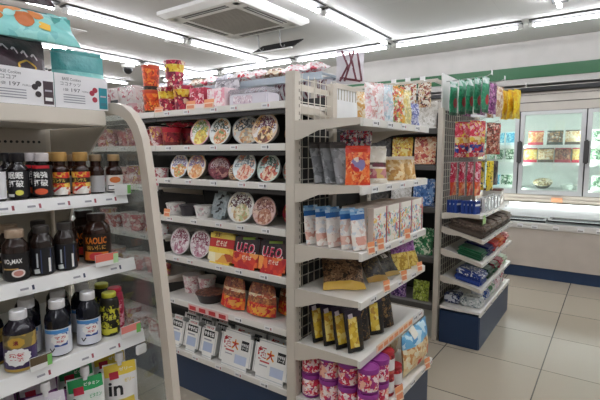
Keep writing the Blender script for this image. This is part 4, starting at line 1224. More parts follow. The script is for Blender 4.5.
# second shelf
z2 = 1.217
gp = pouch(.085, .185, .024, art(['#76777a', '#8a8c8e', '#66686a', '#9a9c9e'], 22, bands=(('Z', .155, .2, '#4a4646'),), rough=.3), seed=4, taper=-.0)
for i, x in enumerate((-1.035, -.982, -.928)):
    put(inst(gp, 'slim grey pouch with a dark top by the wire grid, %s from the front' % ORD[2-i], 'slim grey pouches'), x, 1.635, z2, PI/2-.35, RAD(-16))
o = pouch(.105, .165, .04, art(['#e8642c', '#f08040', '#d8401c', '#f0a868', '#c83020'], 34, bands=(('Z', .135, .2, '#d83a20'),), disc=(0, .085, .03, ['#f0d8c8', '#c8303c', '#8a80b0', '#f4e8e0'])), 'snack bag', 'snack_bag', 8, False, label='orange snack bag between the grey pouches and the white bag')
put(o, -.868, 1.638, z2, .55, RAD(-4))
o = pouch(.165, .165, .055, art(['#e9e4d6', '#f2eee4', '#ddd6c4', '#f4f0e6'], 20, bands=(('Z', .02, .062, ('#d8b878', '#c88a8a', '#efe4c8', '#b05a68', '#8a5a4a')), ('Z', .07, .09, ('#7a3a48', '#c88a98', '#efe6d8', '#5a4038')))), 'snack bag', 'snack_bag', 9, False, deco=lambda mb, fy: mb.strokes([(-.06, .13), (-.035, .142), (-.01, .13)], .007, mat('#6a4436', .5), lambda u, v: (u, fy(u, v)-.0014, v)), label='white snack bag with a brown and pink print on the second shelf')
put(o, -.884, 1.775, z2, .72, RAD(-6))
o = pouch(.10, .165, .03, mat('#403c40', .4), 'snack bag', 'snack_bag', 10, False, label='dark grey bag standing behind the pastry bag'); put(o, -.97, 2.10, z2, .9, RAD(-4))
for i, (x, y) in enumerate(((-.87, 2.035), (-.865, 2.16))):
    o = pouch(.11, .12, .045, art(['#e8c890', '#d8a860', '#f0dcb4', '#c8904c'], 26, bands=(('Z', .1, .2, '#e8dcc8'),)), 'snack bag', 'pastry_bag', 11+i, False, label='golden pastry bag on the second shelf, '+('next to the white bag' if i == 0 else 'at its far end'), group='golden pastry bags')
    put(o, x, y, z2, .85, RAD(-14))
# top shelf
z1 = 1.4855
tops = [(['#efe4e2', '#e8b8bc', '#f4f0ee', '#d8a8a0', '#f2eeec'], 1.755, .165, .10, 'pale pink film snack bag on the top shelf, first from the side bracket'),
        (['#d8e4e8', '#b0ccd8', '#e8eef0', '#c0d0d4', '#e8d8dc'], 1.855, .17, .10, 'pale blue clear-film snack bag on the top shelf'),
        (['#e8e0c0', '#e8b848', '#d8605a', '#f0ecdc', '#8ab070', '#e8983c', '#c04a5a'], 1.965, .175, .12, 'confetti coloured snack bag on the top shelf'),
        (['#efe4a8', '#e8d480', '#f4eecc', '#c8c088'], 2.07, .17, .10, 'pale yellow snack bag on the top shelf'),
        (['#6a70a8', '#8a90c0', '#b8bcd8', '#50568c', '#d8dae8'], 2.175, .115, .10, 'blue and lilac snack bag at the far end of the top shelf')]
for i, (cols, y, h_, w, lab) in enumerate(tops):
    o = pouch(w, h_, .04, art(cols, 46), 'snack bag', 'snack_bag', 30+i, False, label=lab, group='film snack bags on the top shelf', wob=.25)
    put(o, -.85, y, z1, PI/2-.5, RAD(-4))
for i, (cols, y, lab) in enumerate(((['#e8d8b8', '#d8a860', '#efe8d8'], 1.97, 'tan snack bag in the rear rank of the top shelf'),)):
    o = pouch(.12, .16, .04, art(cols, 40), 'snack bag', 'snack_bag', 40+i, False, label=lab); put(o, -1.0, y, z1, PI/2-.3, RAD(-4))
# small packs hanging under the top shelf from a clip strip
for i, (x, y) in enumerate(((-1.0, 1.80), (-.98, 1.90))):
    o = pouch(.085, .11, .025, art(['#c83a50', '#2c2a34', '#e8e4e4', '#6a4a80', '#d8d0d4'], 60), 'snack pack', 'hanging_pack', 50+i, False, label='dark striped small pack hanging under the top shelf, '+('first from the wire grid' if i == 0 else 'second from the wire grid'), group='small packs under the top shelf')
    o.rotation_euler = (0, 0, .6); o.location = (x, y, 1.346)

# ------------------------------------------------------------------ rear unit packs seen through the openings
cols_ = [['#e8c848', '#d8a030', '#f0e090', '#b05a2c'], ['#e0b890', '#d88a60', '#f0d8b8', '#b04038'], ['#c82a3c', '#e05a60', '#8a1c2c', '#f0d8d0'], ['#4a78b8', '#7aa4d4', '#2c5490', '#d0dcec'], ['#e4e2dc', '#c8c4ba', '#f4f2ee'],
         ['#5a3a78', '#8a60a8', '#3c2454', '#c0a0c8'], ['#a8b848', '#7a8a34', '#d0d880', '#5c6a28'], ['#2f7a4a', '#1f5a34', '#6aa878', '#d8e0c8'], ['#3a3836', '#5a5450', '#24221f']]
cnm = ['yellow', 'peach and red', 'red', 'blue', 'white', 'purple', 'olive green', 'green', 'dark grey']
bgp = [pouch(.16, .20, .05, art(c, 34), 'snack bag', 'snack_bag', 60+i, True) for i, c in enumerate(cols_)]
pl = {1.265: [1, 0, 8], .962: [3, 4, 8], .60: [7], .25: [6, 5], 1.52: [4]}
zn = {1.265: 'second shelf down', .962: 'middle shelf', .60: 'second shelf up', .25: 'lowest shelf', 1.52: 'top shelf'}
for z, ks in pl.items():
    for i, k in enumerate(ks):
        o = inst(bgp[k], '%s snack bag on the rear unit, %s, %s from its post' % (cnm[k], zn[z], ORD[i]), 'snack bags on the rear shelf unit')
        s = 1.0 if z != .25 else .75
        put(o, -1.13-.175*i, 3.155, z, .0, RAD(-6), 0, s)
# hook packs at the top of the rear unit
for i, (x, cols) in enumerate(((-1.10, ['#efe6d8', '#3a2a24', '#d8c0a0', '#c8a878', '#8a2c2c']), (-1.205, ['#efe8dc', '#c89a60', '#f4f0e8', '#a84a3c']), (-1.31, ['#e8e0a0', '#3a342c', '#e8c040', '#f0ead8']))):
    o = pouch(.095, .17, .03, art(cols, 50), 'snack pack', 'hanging_pack', 70+i, False, label='cream printed pack hanging above the rear unit, %s from the hanging green packs' % ORD[i], group='cream packs above the rear unit')
    o.location = (x, 3.04, 1.665)
mb = MB().box(-1.75, -1.03, 3.09, 3.11, 1.842, 1.862, CREAM)
for x in (-1.10, -1.205, -1.31): mb.tube([(x, 3.09, 1.852), (x, 3.03, 1.845), (x, 3.0, 1.850)], .0025, STEEL).box(x-.018, x+.018, 2.992, 2.996, 1.845, 1.87, TAGW)
mb.box(-1.74, -1.71, 3.092, 3.108, 1.66, 1.842, CREAM).box(-1.06, -1.035, 3.11, 3.44, 1.842, 1.862, CREAM).box(-1.06, -1.035, 3.42, 3.44, 1.62, 1.842, CREAM)
mb.build('hook_bar', g2)

# ------------------------------------------------------------------ end unit 2: hooks and packs
mb = MB()
PAN = mat('#9c9a96', .55)
mb.box(G2X-.011, G2X-.003, 3.12, 3.81, 1.656, 1.90, mat('#dcdcd8', .5)); mb.build('header_panel', e2)
hooks = [(3.19, 1.855, .30), (3.45, 1.85, .33), (3.83, 1.84, .41), (3.25, 1.575, .26), (3.60, 1.575, .28), (3.20, 1.292, .27), (3.56, 1.292, .27), (3.86, 1.52, .22), (3.42, 1.50, .12)]
for y, z, L_ in hooks:
    h_ = MB().tube([(G2X+.001, y, z-.006), (G2X+L_*.9, y, z+.006), (G2X+L_, y, z+.022)], .003, STEEL)
    h_.box(G2X+L_, G2X+L_+.002, y-.02, y+.02, z+.012, z+.042, TAGW)
    h_.build('hook', e2)
def hang_pack(w, h, t_, m, seed, deco=None, header=None):
    t = thing('hanging_pack', 'snack pack')
    mb = MB(); fy = pillow(mb, w, h-.012, t_, m, seed=seed, wob=.15, edge=header)
    if deco: deco(mb, fy)
    mb.build('bag', t); seal(t, w, h-.012, m, 'header'); return t
def red_disc(mb, fy):
    n = 14; r = .034
    pts = [(0, -.0, .085)]+[(r*math.cos(2*PI*q/n), 0, .085+r*math.sin(2*PI*q/n)) for q in range(n)]
    mb.add([(p[0], fy(p[0], p[2])-.0012, p[2]) for p in pts], [(0, 1+q, 1+(q+1) % n) for q in range(n)], mat('#d02c3c', .4))
hp = {
 'green': hang_pack(.13, .235, .028, art(['#2f8a64', '#3f9a72', '#257a54', '#58a884'], 20, bands=(('Z', .19, .3, ('#dfe8e4', '#bcd4cc', '#3f9a72')), ('Z', -.01, .02, '#1f5a40'))), 1, red_disc),
 'purple': hang_pack(.12, .22, .03, art(['#8a3f80', '#b068a4', '#6a2c60', '#d8a8c8', '#4a2048'], 40), 2),
 'beige': hang_pack(.12, .225, .03, art(['#e6d6c0', '#d8bc9c', '#efe6d8', '#c0906a'], 30), 3),
 'yellow': hang_pack(.125, .225, .03, art(['#f0d030', '#e8bc20', '#f4e060', '#e0a820'], 24), 4),
 'redblue': hang_pack(.16, .25, .05, art(['#d83a50', '#e8607a', '#c82a40', '#f0c0c0', '#f0d060'], 34, bands=(('Z', .03, .085, ('#2c3c8a', '#4a5ca8', '#efe4e0', '#c83048')), ('Z', .1, .14, ('#e8c84a', '#d89a40', '#f0e0b0')))), 5),
 'brown': hang_pack(.15, .235, .05, art(['#b06a54', '#d8a890', '#8a4a3c', '#e8c8b4', '#c83c3c', '#6a3a30'], 36), 6),
 'red': hang_pack(.10, .235, .026, art(['#c82a4c', '#d8486a', '#a81c38', '#f0c8d0'], 34, bands=(('Z', .0, .095, ('#e8703c', '#d8502c', '#f0a060', '#c83c28')),)), 7),
 'lemon': hang_pack(.11, .225, .026, art(['#f0d428', '#e8c81c', '#2a281c', '#f4e45c', '#f0d428'], 40), 8),
 'dark': hang_pack(.11, .20, .026, art(['#4a3c40', '#6a565a', '#2c2428', '#8a7478', '#3a5048'], 44), 9)}
HG = 'packs hanging on the hooks of the rear end unit'
def hang(kind, desc, y, z, xs, tilt=.0, rz=PI/2, L_=.3):
    for i, x in enumerate(xs):
        o = inst(hp[kind], '%s, %s from the front of its hook' % (desc, ORD[len(xs)-1-i]), HG)
        hgt = max(v.co.z for c in o.children for v in c.data.vertices)
        o.rotation_mode = 'XYZ'; o.rotation_euler = (0, tilt, rz)
        zr = z-.006+.012*min(1, (x-G2X)/(L_*.9))
        o.location = (x+math.sin(tilt)*0, y, zr-hgt-.0045)
hang('green', 'green hanging pack with a red disc', 3.19, 1.855, (-.945, -.885, -.835, -.785, -.735), rz=PI/2-.12)
hang('purple', 'purple hanging snack pack on the top row', 3.45, 1.85, (-.92, -.82, -.745), rz=PI/2-.2, L_=.33)
hang('beige', 'beige hanging snack pack on the top row', 3.64, 1.845, (-.80, -.735), rz=PI/2-.2, L_=.32)
hang('yellow', 'bright yellow hanging pack on the top row', 3.83, 1.84, (-.735, -.69, -.648), rz=PI/2-.2, L_=.41)
hang('redblue', 'red and blue hanging snack pack', 3.25, 1.575, (-.89, -.79), rz=PI/2-.45)
hang('brown', 'brown hanging snack pack on the middle row', 3.60, 1.575, (-.87, -.76), rz=PI/2-.5)
hang('red', 'red and orange hanging pack on the lower row', 3.20, 1.292, (-.93, -.87, -.815, -.765), rz=PI/2-.15)
hang('lemon', 'yellow and black hanging pack on the lower row', 3.56, 1.292, (-.83, -.765), rz=PI/2-.25)
hang('dark', 'dark hanging pack by the rear post', 3.88, 1.29, (-.9, -.8), rz=PI/2-.3)
MB().tube([(G2X+.001, 3.88, 1.285), (G2X+.25, 3.88, 1.298), (G2X+.27, 3.88, 1.315)], .003, STEEL).build('hook', e2)
MB().tube([(G2X+.001, 3.64, 1.839), (G2X+.32, 3.64, 1.853), (G2X+.34, 3.64, 1.870)], .003, STEEL).build('hook', e2)

# flat shelf: small blue boxes and black-and-white ones
bbx = carton(.065, .022, .088, art(['#26408c', '#1e3478', '#30509c'], 20, bands=(('Z', .055, .068, '#e8eaf0'),)), mat('#24408a', .4), 'small_box', 'box')
dbx = carton(.065, .022, .098, art(['#2a2c34', '#e8e8ea', '#1c1e24', '#d8dade', '#3a4458'], 44), mat('#d8d8d8', .4), 'small_box', 'box')
n = 0
for i, x in enumerate((-.925, -.90, -.875, -.828, -.803, -.778, -.753)):
    put(inst(bbx, 'small blue and white box on the flat shelf, %s from the front' % ORD[6-i], 'small blue boxes'), x, 3.14, .935, PI/2-.3)
for c, y in enumerate((3.26, 3.36, 3.46, 3.57, 3.68)):
    for r in range(2):
        put(inst(dbx, 'small black and white box, %s file from the blue boxes, %s' % (ORD[c], 'front one' if r == 0 else 'rear one'), 'small black and white boxes'), -.727-.035*r, y, .935, PI/2)
o = carton(.10, .14, .11, art(['#e8e4e0', '#d8d0c8', '#a88a7a'], 30), mat('#d8d4ce', .4), 'small_box', 'box', 'white box with a brown lid at the far end of the flat shelf')
mb = MB().box(-.052, .052, -.072, .072, .1105, .125, mat('#7a4a40', .4), .003); mb.build('lid', o)
put(o, -.80, 3.87, .935, PI/2)
shelf_card(e2s[0], 3.13, .905, G2F-.018, .06, .028, mat('#a8d080', .5), GRN); 
MB().box(G2F-.0185, G2F-.0165, 3.10, 3.18, .872, .912, mat('#98c070', .5)).build('price_card', e2s[0])

def slope_box(w, l, h, top, side, cat, name, lab, grp, x, y, zb, dr, text=None, rz=0):
    """soft pack lying on a tilted shelf: w along the lip, l down the slope"""
    t = thing(name, cat, lab, grp)
    mb = MB().box(-l/2, l/2, -w/2, w/2, 0, h*.5, side, min(h*.2, .012)).box(-l/2+.001, l/2-.001, -w/2+.001, w/2-.001, h*.45, h, top, min(h*.22, .014))
    if text: mb.strokes([(-w*.3, 0), (w*.3, 0)], h*.2, text, lambda u, v: (l/2-.0, u, h*.28+v) if False else (l/2+.0006, u, h*.27+v))
    mb.build('pack', t)
    a = math.atan2(dr, .32)
    xf = x+l/2*math.cos(a)
    put(t, x, y, zb-dr*(xf-G2X)/(G2F-G2X)+.003, rz, 0, a)
    t.rotation_euler = (Matrix.Rotation(a, 4, 'Y') @ Matrix.Rotation(rz, 4, 'Z')).to_euler('XYZ')
    return t
br = art(['#6a5a50', '#8a7a6c', '#4a3e38', '#74665a'], 16, (1, 9, 1))
for i, y in enumerate((3.175, 3.36, 3.545, 3.73, 3.915)):
    slope_box(.178, .25, .085 if i < 2 else .09, br, mat('#54483f', .5), 'wrapped pack', 'wrapped_pack', 'brown striped flat pack on the upper tilted shelf, %s from the near post' % ORD[i], 'brown striped flat packs', -.81, y, .842, .076)
s3 = [(3.16, '#1f5a3c', '#2a6a48', .13, .16, .045, 'dark green pack with a white label on the middle tilted shelf', TAGW), (3.30, '#1c2458', '#2a3470', .13, .17, .05, 'navy blue pack on the middle tilted shelf', None),
      (3.44, '#b83c3c', '#c85a4a', .13, .17, .055, 'red and white pack on the middle tilted shelf', TAGW), (3.58, '#d87a4a', '#e8a070', .13, .17, .06, 'orange pack on the middle tilted shelf', None), (3.73, '#c84a50', '#e8b0a8', .13, .17, .06, 'pink and red pack at the far end of the middle tilted shelf', TAGW)]
for y, c, c2, w, l, h_, lab, tx in s3:
    slope_box(w*1.25, l*1.1, h_*1.3, art([c, c2, c], 26), mat(c, .45), 'wrapped pack', 'wrapped_pack', lab, None, -.785, ey(y), .685, .078, tx)
s4 = [(3.17, '#26408c', '#e8eaf0', .14, .17, .07, 'blue and white wrapped pack on the lowest tilted shelf', None), (3.33, '#17402c', '#1f5038', .14, .17, .06, 'dark green wrapped pack on the lowest tilted shelf', None),
      (3.48, '#14502c', '#8a1c3c', .13, .17, .06, 'green and maroon wrapped pack on the lowest tilted shelf', None), (3.62, '#9a2440', '#b83a54', .12, .17, .055, 'maroon wrapped pack on the lowest tilted shelf', TAGW), (3.75, '#c8dcc0', '#e8ece0', .12, .17, .05, 'pale green wrapped pack at the far end of the lowest tilted shelf', None)]
for y, c, c2, w, l, h_, lab, tx in s4:
    slope_box(w*1.22, l*1.1, h_*1.25, art([c, c2, c, c], 40), mat(c, .45), 'wrapped pack', 'wrapped_pack', lab, None, -.79, ey(y), .492, .064, tx)
# bottom deck of the rear end unit
dk = [(-.905, 3.22, .11, .12, .075, ['#24305c', '#3a4878', '#d8dce8'], 'navy and white pack at the back of the bottom deck'), (-.77, 3.21, .14, .12, .07, ['#e4e6e6', '#c8d0d0', '#7a8a90', '#f0f2f2'], 'white and grey pack at the near corner of the bottom deck'),
      (-.765, 3.345, .11, .11, .07, ['#2a50a0', '#4a74c0', '#e8ecf4'], 'blue and white pack on the bottom deck'), (-.76, 3.47, .11, .11, .08, ['#d8e0d4', '#6a9a70', '#f0f2ee'], 'pale green and white pack on the bottom deck'),
      (-.77, 3.60, .13, .12, .10, ['#e8d8e0', '#c84a78', '#f4f0f2', '#e8e4e8'], 'white and pink pack on the bottom deck'), (-.775, 3.745, .13, .12, .11, ['#2c2c30', '#e8e8e8', '#c8506a', '#f0f0f0'], 'black and white pack at the far end of the bottom deck')]
for x, y, l, w, h_, c, lab in dk:
    t = thing('wrapped_pack', 'wrapped pack', lab)
    MB().box(-l/2, l/2, -w/2, w/2, 0, h_, art(c, 40), .012).build('pack', t); put(t, x, ey(y) if y > 3.25 else y, .2685, 0)
# ------------------------------------------------------------------ drinks in the cooler
GLB = mat('#2a120a', .12, var=.0); 
def cyl_fn(r, z0, rot=0, eps=.0007):
    return lambda u, v: ((r+eps)*math.sin(u/r+rot), -(r+eps)*math.cos(u/r+rot), z0+v)
def bottle(prof, glass, capp, capm, lab=None, deco=None, name='drink_bottle', cat='bottle', sq=False):
    """prof: body profile; capp: cap profile; lab: (r, z0, z1, material)"""
    t = thing(name, cat)
    MB().lathe(prof, glass, 28).build('body', t)
    mb = MB().lathe(capp, capm, 24); mb.build('cap', t)
    if lab:
        r, z0, z1, m = lab
        mb = MB().lathe([(r, z0), (r, z1)], m, 32, cap0=False, cap1=False)
        if deco: deco(mb, r)
        mb.build('label', t)
    return t
def B(r, hb, hn, rn, shoulder=.012, foot=.003):
    return [(r*.88, 0), (r, foot), (r, hb), (r*.93, hb+shoulder*.45), (r*.62, hb+shoulder), (rn, hb+shoulder*1.5), (rn, hn)]
def C(r, z, h): return [(r*1.0, z), (r*1.04, z+.001), (r*1.04, z+h-.002), (r*.94, z+h), (r*.2, z+h)]
drinks = []
def oval(mb, cu, cz, a, b_, m, fn, n=18, spikes=0):
    pts = [(cu, cz)]; fs = [(0, 1+q, 1+(q+1) % n) for q in range(n)]
    for g in (.34, .67, 1.0):
        for q in range(n):
            t_ = 2*PI*q/n; k = g*(1+(spikes if q % 2 and g == 1.0 else 0))
            pts.append((cu+a*k*math.cos(t_), cz+b_*k*math.sin(t_)))
    for g in (0, 1): fs += [(1+g*n+q, 1+g*n+(q+1) % n, 1+(g+1)*n+(q+1) % n, 1+(g+1)*n+q) for q in range(n)]
    mb.add([fn(*p) for p in pts], fs, m)
# shelf A
def dA(txt, extra):
    def f(mb, r):
        fn = cyl_fn(r, 0)
        mb.text(txt[0], .030, .015, INKW, lambda u, v: fn(u, v+.054)); mb.text(txt[1], .030, .016, INKW, lambda u, v: fn(u, v+.036))
        extra(mb, fn)
    return f
b1 = bottle(B(.0215, .066, .092, .012), mat('#141012', .2), C(.0145, .0845, .02), mat('#1c1a1e', .3), (.0219, .006, .064, mat('#17171b', .4)),
            dA(('眠眠', '打破'), lambda mb, fn: (oval(mb, .006, .016, .008, .006, mat('#e8e060', .5), fn), mb.strokes([(-.018, .010), (-.004, .010)], .003, INKW, fn))))
b2 = bottle(B(.0205, .066, .092, .012), mat('#141012', .2), C(.0145, .0845, .02), mat('#d8d0d0', .3), (.0209, .006, .076, mat('#17151a', .4)),
            dA(('強強', '打破'), lambda mb, fn: (mb.strokes([(-.02, .072), (.02, .072)], .0035, RED, fn), oval(mb, 0, .016, .014, .007, mat('#e0603a', .5), fn))))
b0 = bottle(B(.0215, .066, .092, .012), mat('#17141a', .2), C(.0145, .0845, .02), mat('#1c1a1e', .3), (.0219, .006, .064, mat('#e8e8ec', .4)),
            lambda mb, r: (mb.text('打破', .03, .02, mat('#2c3a80', .5), lambda u, v: cyl_fn(r, .04)(u, v)), oval(mb, 0, .02, .012, .008, mat('#d87a4a', .5), cyl_fn(r, 0))))
GOLD = mat('#c8a060', .35, .4)
b3 = bottle(B(.0205, .062, .094, .013), GLB, C(.0165, .084, .022), GOLD, (.0209, .004, .058, art(['#d8482c', '#e8a83c', '#c83030', '#f0d060'], 60, bands=(('Z', .0, .022, ('#e8e4dc', '#d87a5a', '#f2efe8')), ('Z', .032, .044, '#2a2418')), rand=False)),
            lambda mb, r: (mb.text('ユンケル', .028, .009, mat('#f0d060', .5), lambda u, v: cyl_fn(r, .038)(u, v)), mb.strokes([(-.012, .012), (.006, .026)], .0025, RED, cyl_fn(r, 0))))
b5 = bottle(B(.0205, .058, .09, .0125), GLB, C(.0145, .083, .017), mat('#9a8468', .35, .3), (.0209, .004, .046, mat('#b4b4b6', .35)), lambda mb, r: (mb.strokes([(-.014, .02), (-.014, .04)], .004, mat('#8a8a90', .4), cyl_fn(r, 0))))
b6 = bottle(B(.0205, .058, .09, .0125), GLB, C(.0145, .083, .017), mat('#b89a70', .35, .3), (.0209, .004, .046, mat('#e9e4de', .4)), lambda mb, r: (oval(mb, .004, .034, .014, .008, mat('#d8783c', .5), cyl_fn(r, 0)), mb.strokes([(-.016, .014), (.016, .014)], .006, INK, cyl_fn(r, 0)), mb.strokes([(-.014, .014), (.014, .014)], .004, TAGW, cyl_fn(r, .0, eps=.0011))))
CR = PI/2-.62          # turned towards the shopper
A = [(b0, .393, 'white-labelled small bottle at the near end of the upper shelf'), (b1, .4455, 'small black bottle with two lines of large white lettering'), (b2, .492, 'small black bottle with a red and white neck beside the gold-capped pair'), (b3, .538, 'gold-capped small bottle with a red and yellow label, next to the black ones'), (b3, .5835, 'gold-capped small bottle with a red and yellow label, next to the grey-labelled bottle'),
     (b5, .629, 'small brown glass bottle with a plain grey label'), (b6, .673, 'small brown glass bottle with a white label and orange picture')]
for i, (p, y, lab) in enumerate(A):
    o = inst(p, lab, 'small tonic bottles on the upper cooler shelf'); put(o, -1.083-.012*(i % 2), y, CS[0][0], CR)
# move the last one clear of the end panel
for i, (p, y) in enumerate(((b1, .45), (b2, .50), (b3, .548), (b5, .60))):
    put(inst(p, 'small dark bottle, rear rank of the upper cooler shelf, %s from the near end' % ORD[i], 'small bottles in the rear rank'), -1.15, y, CS[0][0], CR)
# shelf B
v1 = bottle(B(.026, .070, .106, .014, .02), mat('#241510', .15), C(.0175, .094, .018), mat('#b09a84', .4), (.0264, .004, .062, mat('#191718', .35)),
            lambda mb, r: (mb.text('VO₂MAX', .036, .012, INKW, lambda u, v: cyl_fn(r, .044)(u, v)), oval(mb, .010, .018, .013, .009, mat('#e8dcd8', .5), cyl_fn(r, 0)), oval(mb, .010, .018, .009, .006, mat('#c88a80', .5), cyl_fn(r, 0, eps=.0011)), mb.strokes([(-.02, .028), (.01, .028)], .0015, GOLD, cyl_fn(r, 0))))
v2 = bottle(B(.0245, .072, .108, .0135, .02), mat('#241a16', .15), C(.016, .096, .017), mat('#3a3634', .35), (.0249, .004, .064, mat('#1c1c20', .35)),
            lambda mb, r: (mb.strokes([(.012, .006), (.012, .06)], .011, mat('#39456a', .4), cyl_fn(r, 0)), mb.strokes([(-.006, .02), (-.006, .052)], .0018, mat('#c8ccd0', .4), cyl_fn(r, 0)), mb.strokes([(-.014, .010), (-.002, .012)], .005, mat('#d8dcd8', .4), cyl_fn(r, 0)), mb.strokes([(.0185, .008), (.0185, .04)], .0025, INKW, cyl_fn(r, 0, eps=.001))))
kb = bottle(B(.033, .080, .118, .018, .022), mat('#2c130a', .12), C(.022, .106, .018), mat('#2a1a14', .3), (.0334, .004, .074, mat('#1a0f0a', .35)),
            lambda mb, r: (mb.text('KAOLIC', .052, .017, mat('#e8802c', .4), lambda u, v: cyl_fn(r, .058)(u, v)), mb.text('強い体に', .046, .012, mat('#d8a048', .4), lambda u, v: cyl_fn(r, .040)(u, v)), mb.strokes([(-.03, .020), (.03, .016)], .011, mat('#e07a30', .4), cyl_fn(r, 0)), oval(mb, .0, .018, .017, .010, mat('#d8404a', .4), cyl_fn(r, 0, eps=.0011))))
Bx = [(v1, .418, 'tan-capped dark bottle with a pale oval on its label'), (v2, .474, 'dark bottle with a black and slate blue label, beside the tan-capped one'), (v2, .527, 'dark bottle with a black and slate blue label, beside the large orange-lettered one'), (kb, .616, 'largest brown bottle with orange lettering on the middle cooler shelf')]
for p, y, lab in Bx: put(inst(p, lab, 'drink bottles on the middle cooler shelf'), -1.066 if p is not kb else -1.081, y, CS[1][0], CR)
o = bottle(B(.022, .070, .10, .013, .02), GLB, C(.0155, .09, .016), mat('#3a2a20', .3), (.0224, .004, .06, art(['#e8803c', '#d8602c', '#2a1a12'], 50, rand=False)), None); o['label'] = 'brown bottle with an orange label half hidden behind the largest bottle'
put(o, -1.122, .563, CS[1][0], CR)
for i, (p, y) in enumerate(((v1, .44), (v2, .505), (kb, .632))):
    put(inst(p, 'dark bottle in the rear rank of the middle cooler shelf, %s from the near end' % ORD[i], 'dark bottles in the rear rank'), -1.15 if i < 2 else -1.17, y, CS[1][0], CR)
# shelf C
def dC(mb, r):
    fn = cyl_fn(r, 0)
    mb.strokes([(-.028, .060), (.028, .060)], .0042, mat('#4a90d0', .4), fn)
    mb.strokes([(-.004, .040), (.024, .040)], .015, mat('#28509c', .4), fn)
    oval(mb, .008, .042, .018, .0125, INKW, cyl_fn(r, 0, eps=.0011), 20, .15); mb.text('マカ', .022, .007, RED, lambda u, v: cyl_fn(r, 0, eps=.0016)(u+.008, v+.046)); mb.text('元気', .016, .006, RED, lambda u, v: cyl_fn(r, 0, eps=.0016)(u+.008, v+.037))
    mb.strokes([(-.014, .022), (-.010, .013), (-.004, .022)], .0012, INK, fn)
def dP(mb, r):
    fn = cyl_fn(r, 0)
    oval(mb, .0, .066, .016, .011, mat('#c8a040', .4), fn, 16, .1); mb.text('濃', .01, .01, mat('#7a1c2c', .4), lambda u, v: cyl_fn(r, 0, eps=.0012)(u, v+.066))
    oval(mb, .0, .034, .026, .018, INKW, fn, 26, .12); mb.text('元気', .03, .009, mat('#c82a3c', .4), lambda u, v: cyl_fn(r, 0, eps=.0012)(u, v+.039)); mb.text('一発', .026, .008, mat('#c82a3c', .4), lambda u, v: cyl_fn(r, 0, eps=.0012)(u, v+.029))
WCAP = mat('#f0f0f2', .35)
w1 = bottle(B(.0275, .084, .118, .0145, .022), mat('#14161f', .15), C(.0165, .110, .020), WCAP, (.0279, .004, .066, mat('#dfe2ea', .4)), dC)
w0 = bottle(B(.031, .084, .118, .0145, .022), mat('#181420', .18), C(.0165, .110, .020), WCAP, (.0314, .002, .082, art(['#3a2a58', '#4a3868', '#2c2048'], 22, bands=(('Z', .052, .09, ('#8a7a4a', '#5a4c34', '#c8a850')), ('Z', .0, .008, '#b89a4a')), rand=False)), dP)
yk = bottle([(.021, 0), (.0235, .003), (.0235, .082), (.021, .094), (.0165, .098)], mat('#22201a', .3), C(.017, .0985, .012), mat('#c8c83c', .4), (.0239, .004, .08, art(['#1c1a14', '#d0cc3c', '#2a281c', '#1c1a14'], 60, rand=False)),
            lambda mb, r: (mb.text('すっぽん', .034, .016, mat('#e0dc50', .4), lambda u, v: cyl_fn(r, .05)(u, v)), mb.strokes([(-.02, .014), (.02, .014)], .006, mat('#d8d448', .4), cyl_fn(r, 0))), 'drink_can')
rd = bottle([(.0195, 0), (.0215, .003), (.0215, .08), (.020, .092), (.0165, .097)], mat('#b8284c', .3), C(.0165, .0975, .012), mat('#c8304c', .35), (.0219, .008, .078, art(['#c02850', '#d84a6c', '#a01c40', '#e8a0b0'], 60, rand=False)), None)
Cx = [(w0, .405, -1.042, 'purple and gold labelled bottle with a white starburst and white cap'), (w1, .488, -1.044, 'white-capped dark bottle with a blue and white label, beside the purple one'), (w1, .562, -1.044, 'white-capped dark bottle with a blue and white label, beside the black and yellow one'), (yk, .622, -1.050, 'black and yellow drink bottle with a yellow cap'), (rd, .657, -1.080, 'crimson bottle with a red cap next to the end glass')]
for p, y, x, lab in Cx: put(inst(p, lab, 'drink bottles on the lower cooler shelf'), x, y, CS[2][0], CR)
for i, (p, y, x) in enumerate(((w1, .448, -1.105), (w1, .525, -1.115), (w1, .592, -1.125), (w0, .37, -1.115), (yk, .655, -1.14), (w1, .48, -1.18), (w1, .56, -1.19))):
    put(inst(p, ('dark bottle behind the front row of the lower cooler shelf, %s counted' % ORD[i]), 'bottles in the rear ranks of the lower shelf'), x, y, CS[2][0], CR)
# shelf D: spouted jelly pouches
def jelly(body, accent, band, word, small, sc_=1):
    t = thing('spout_pouch', 'jelly pouch')
    mb = MB(); w, h = .082, .118
    fy = pillow(mb, w, h, .042, body, stand=True, wob=.05, nx=12, nz=14)
    P = lambda e=.0012: (lambda u, v: (u, fy(u, v)-e, v))
    mb.strokes([(-.038, .100), (.038, .106)], .015, accent, P())
    mb.strokes([(-.026, .088), (-.004, .090)], .009, mat('#c02a44', .4), P(.002))
    mb.text('in', .034, .034, INK, lambda u, v: P(.002)(u-.012, v+.056))
    mb.text(small, .034, .008, INKW, lambda u, v: P(.0022)(u+.014, v+.103))
    mb.text(small, .026, .010, band, lambda u, v: P(.002)(u+.022, v+.074))
    mb.strokes([(-.03, .018), (.032, .022)], .009, band, P(.002))
    mb.build('pouch', t)
    MB().lathe([(.006, .112), (.006, .124)], WCAP, 14).build('spout', t)
    MB().lathe([(.0098, .1245), (.0105, .126), (.0098, .144), (.007, .146), (.002, .146)], WCAP, 18).build('cap', t)
    return t
JW = mat('#eceae8', .35)
jy = jelly(JW, mat('#e8cc48', .4), mat('#e0c850', .4), 'in', 'ゼリー')
jg = jelly(art(['#e6ebe6', '#dfe8e0', '#eef0ec'], 18), mat('#2a9a58', .4), mat('#3aa868', .4), 'in', 'ビタミン')
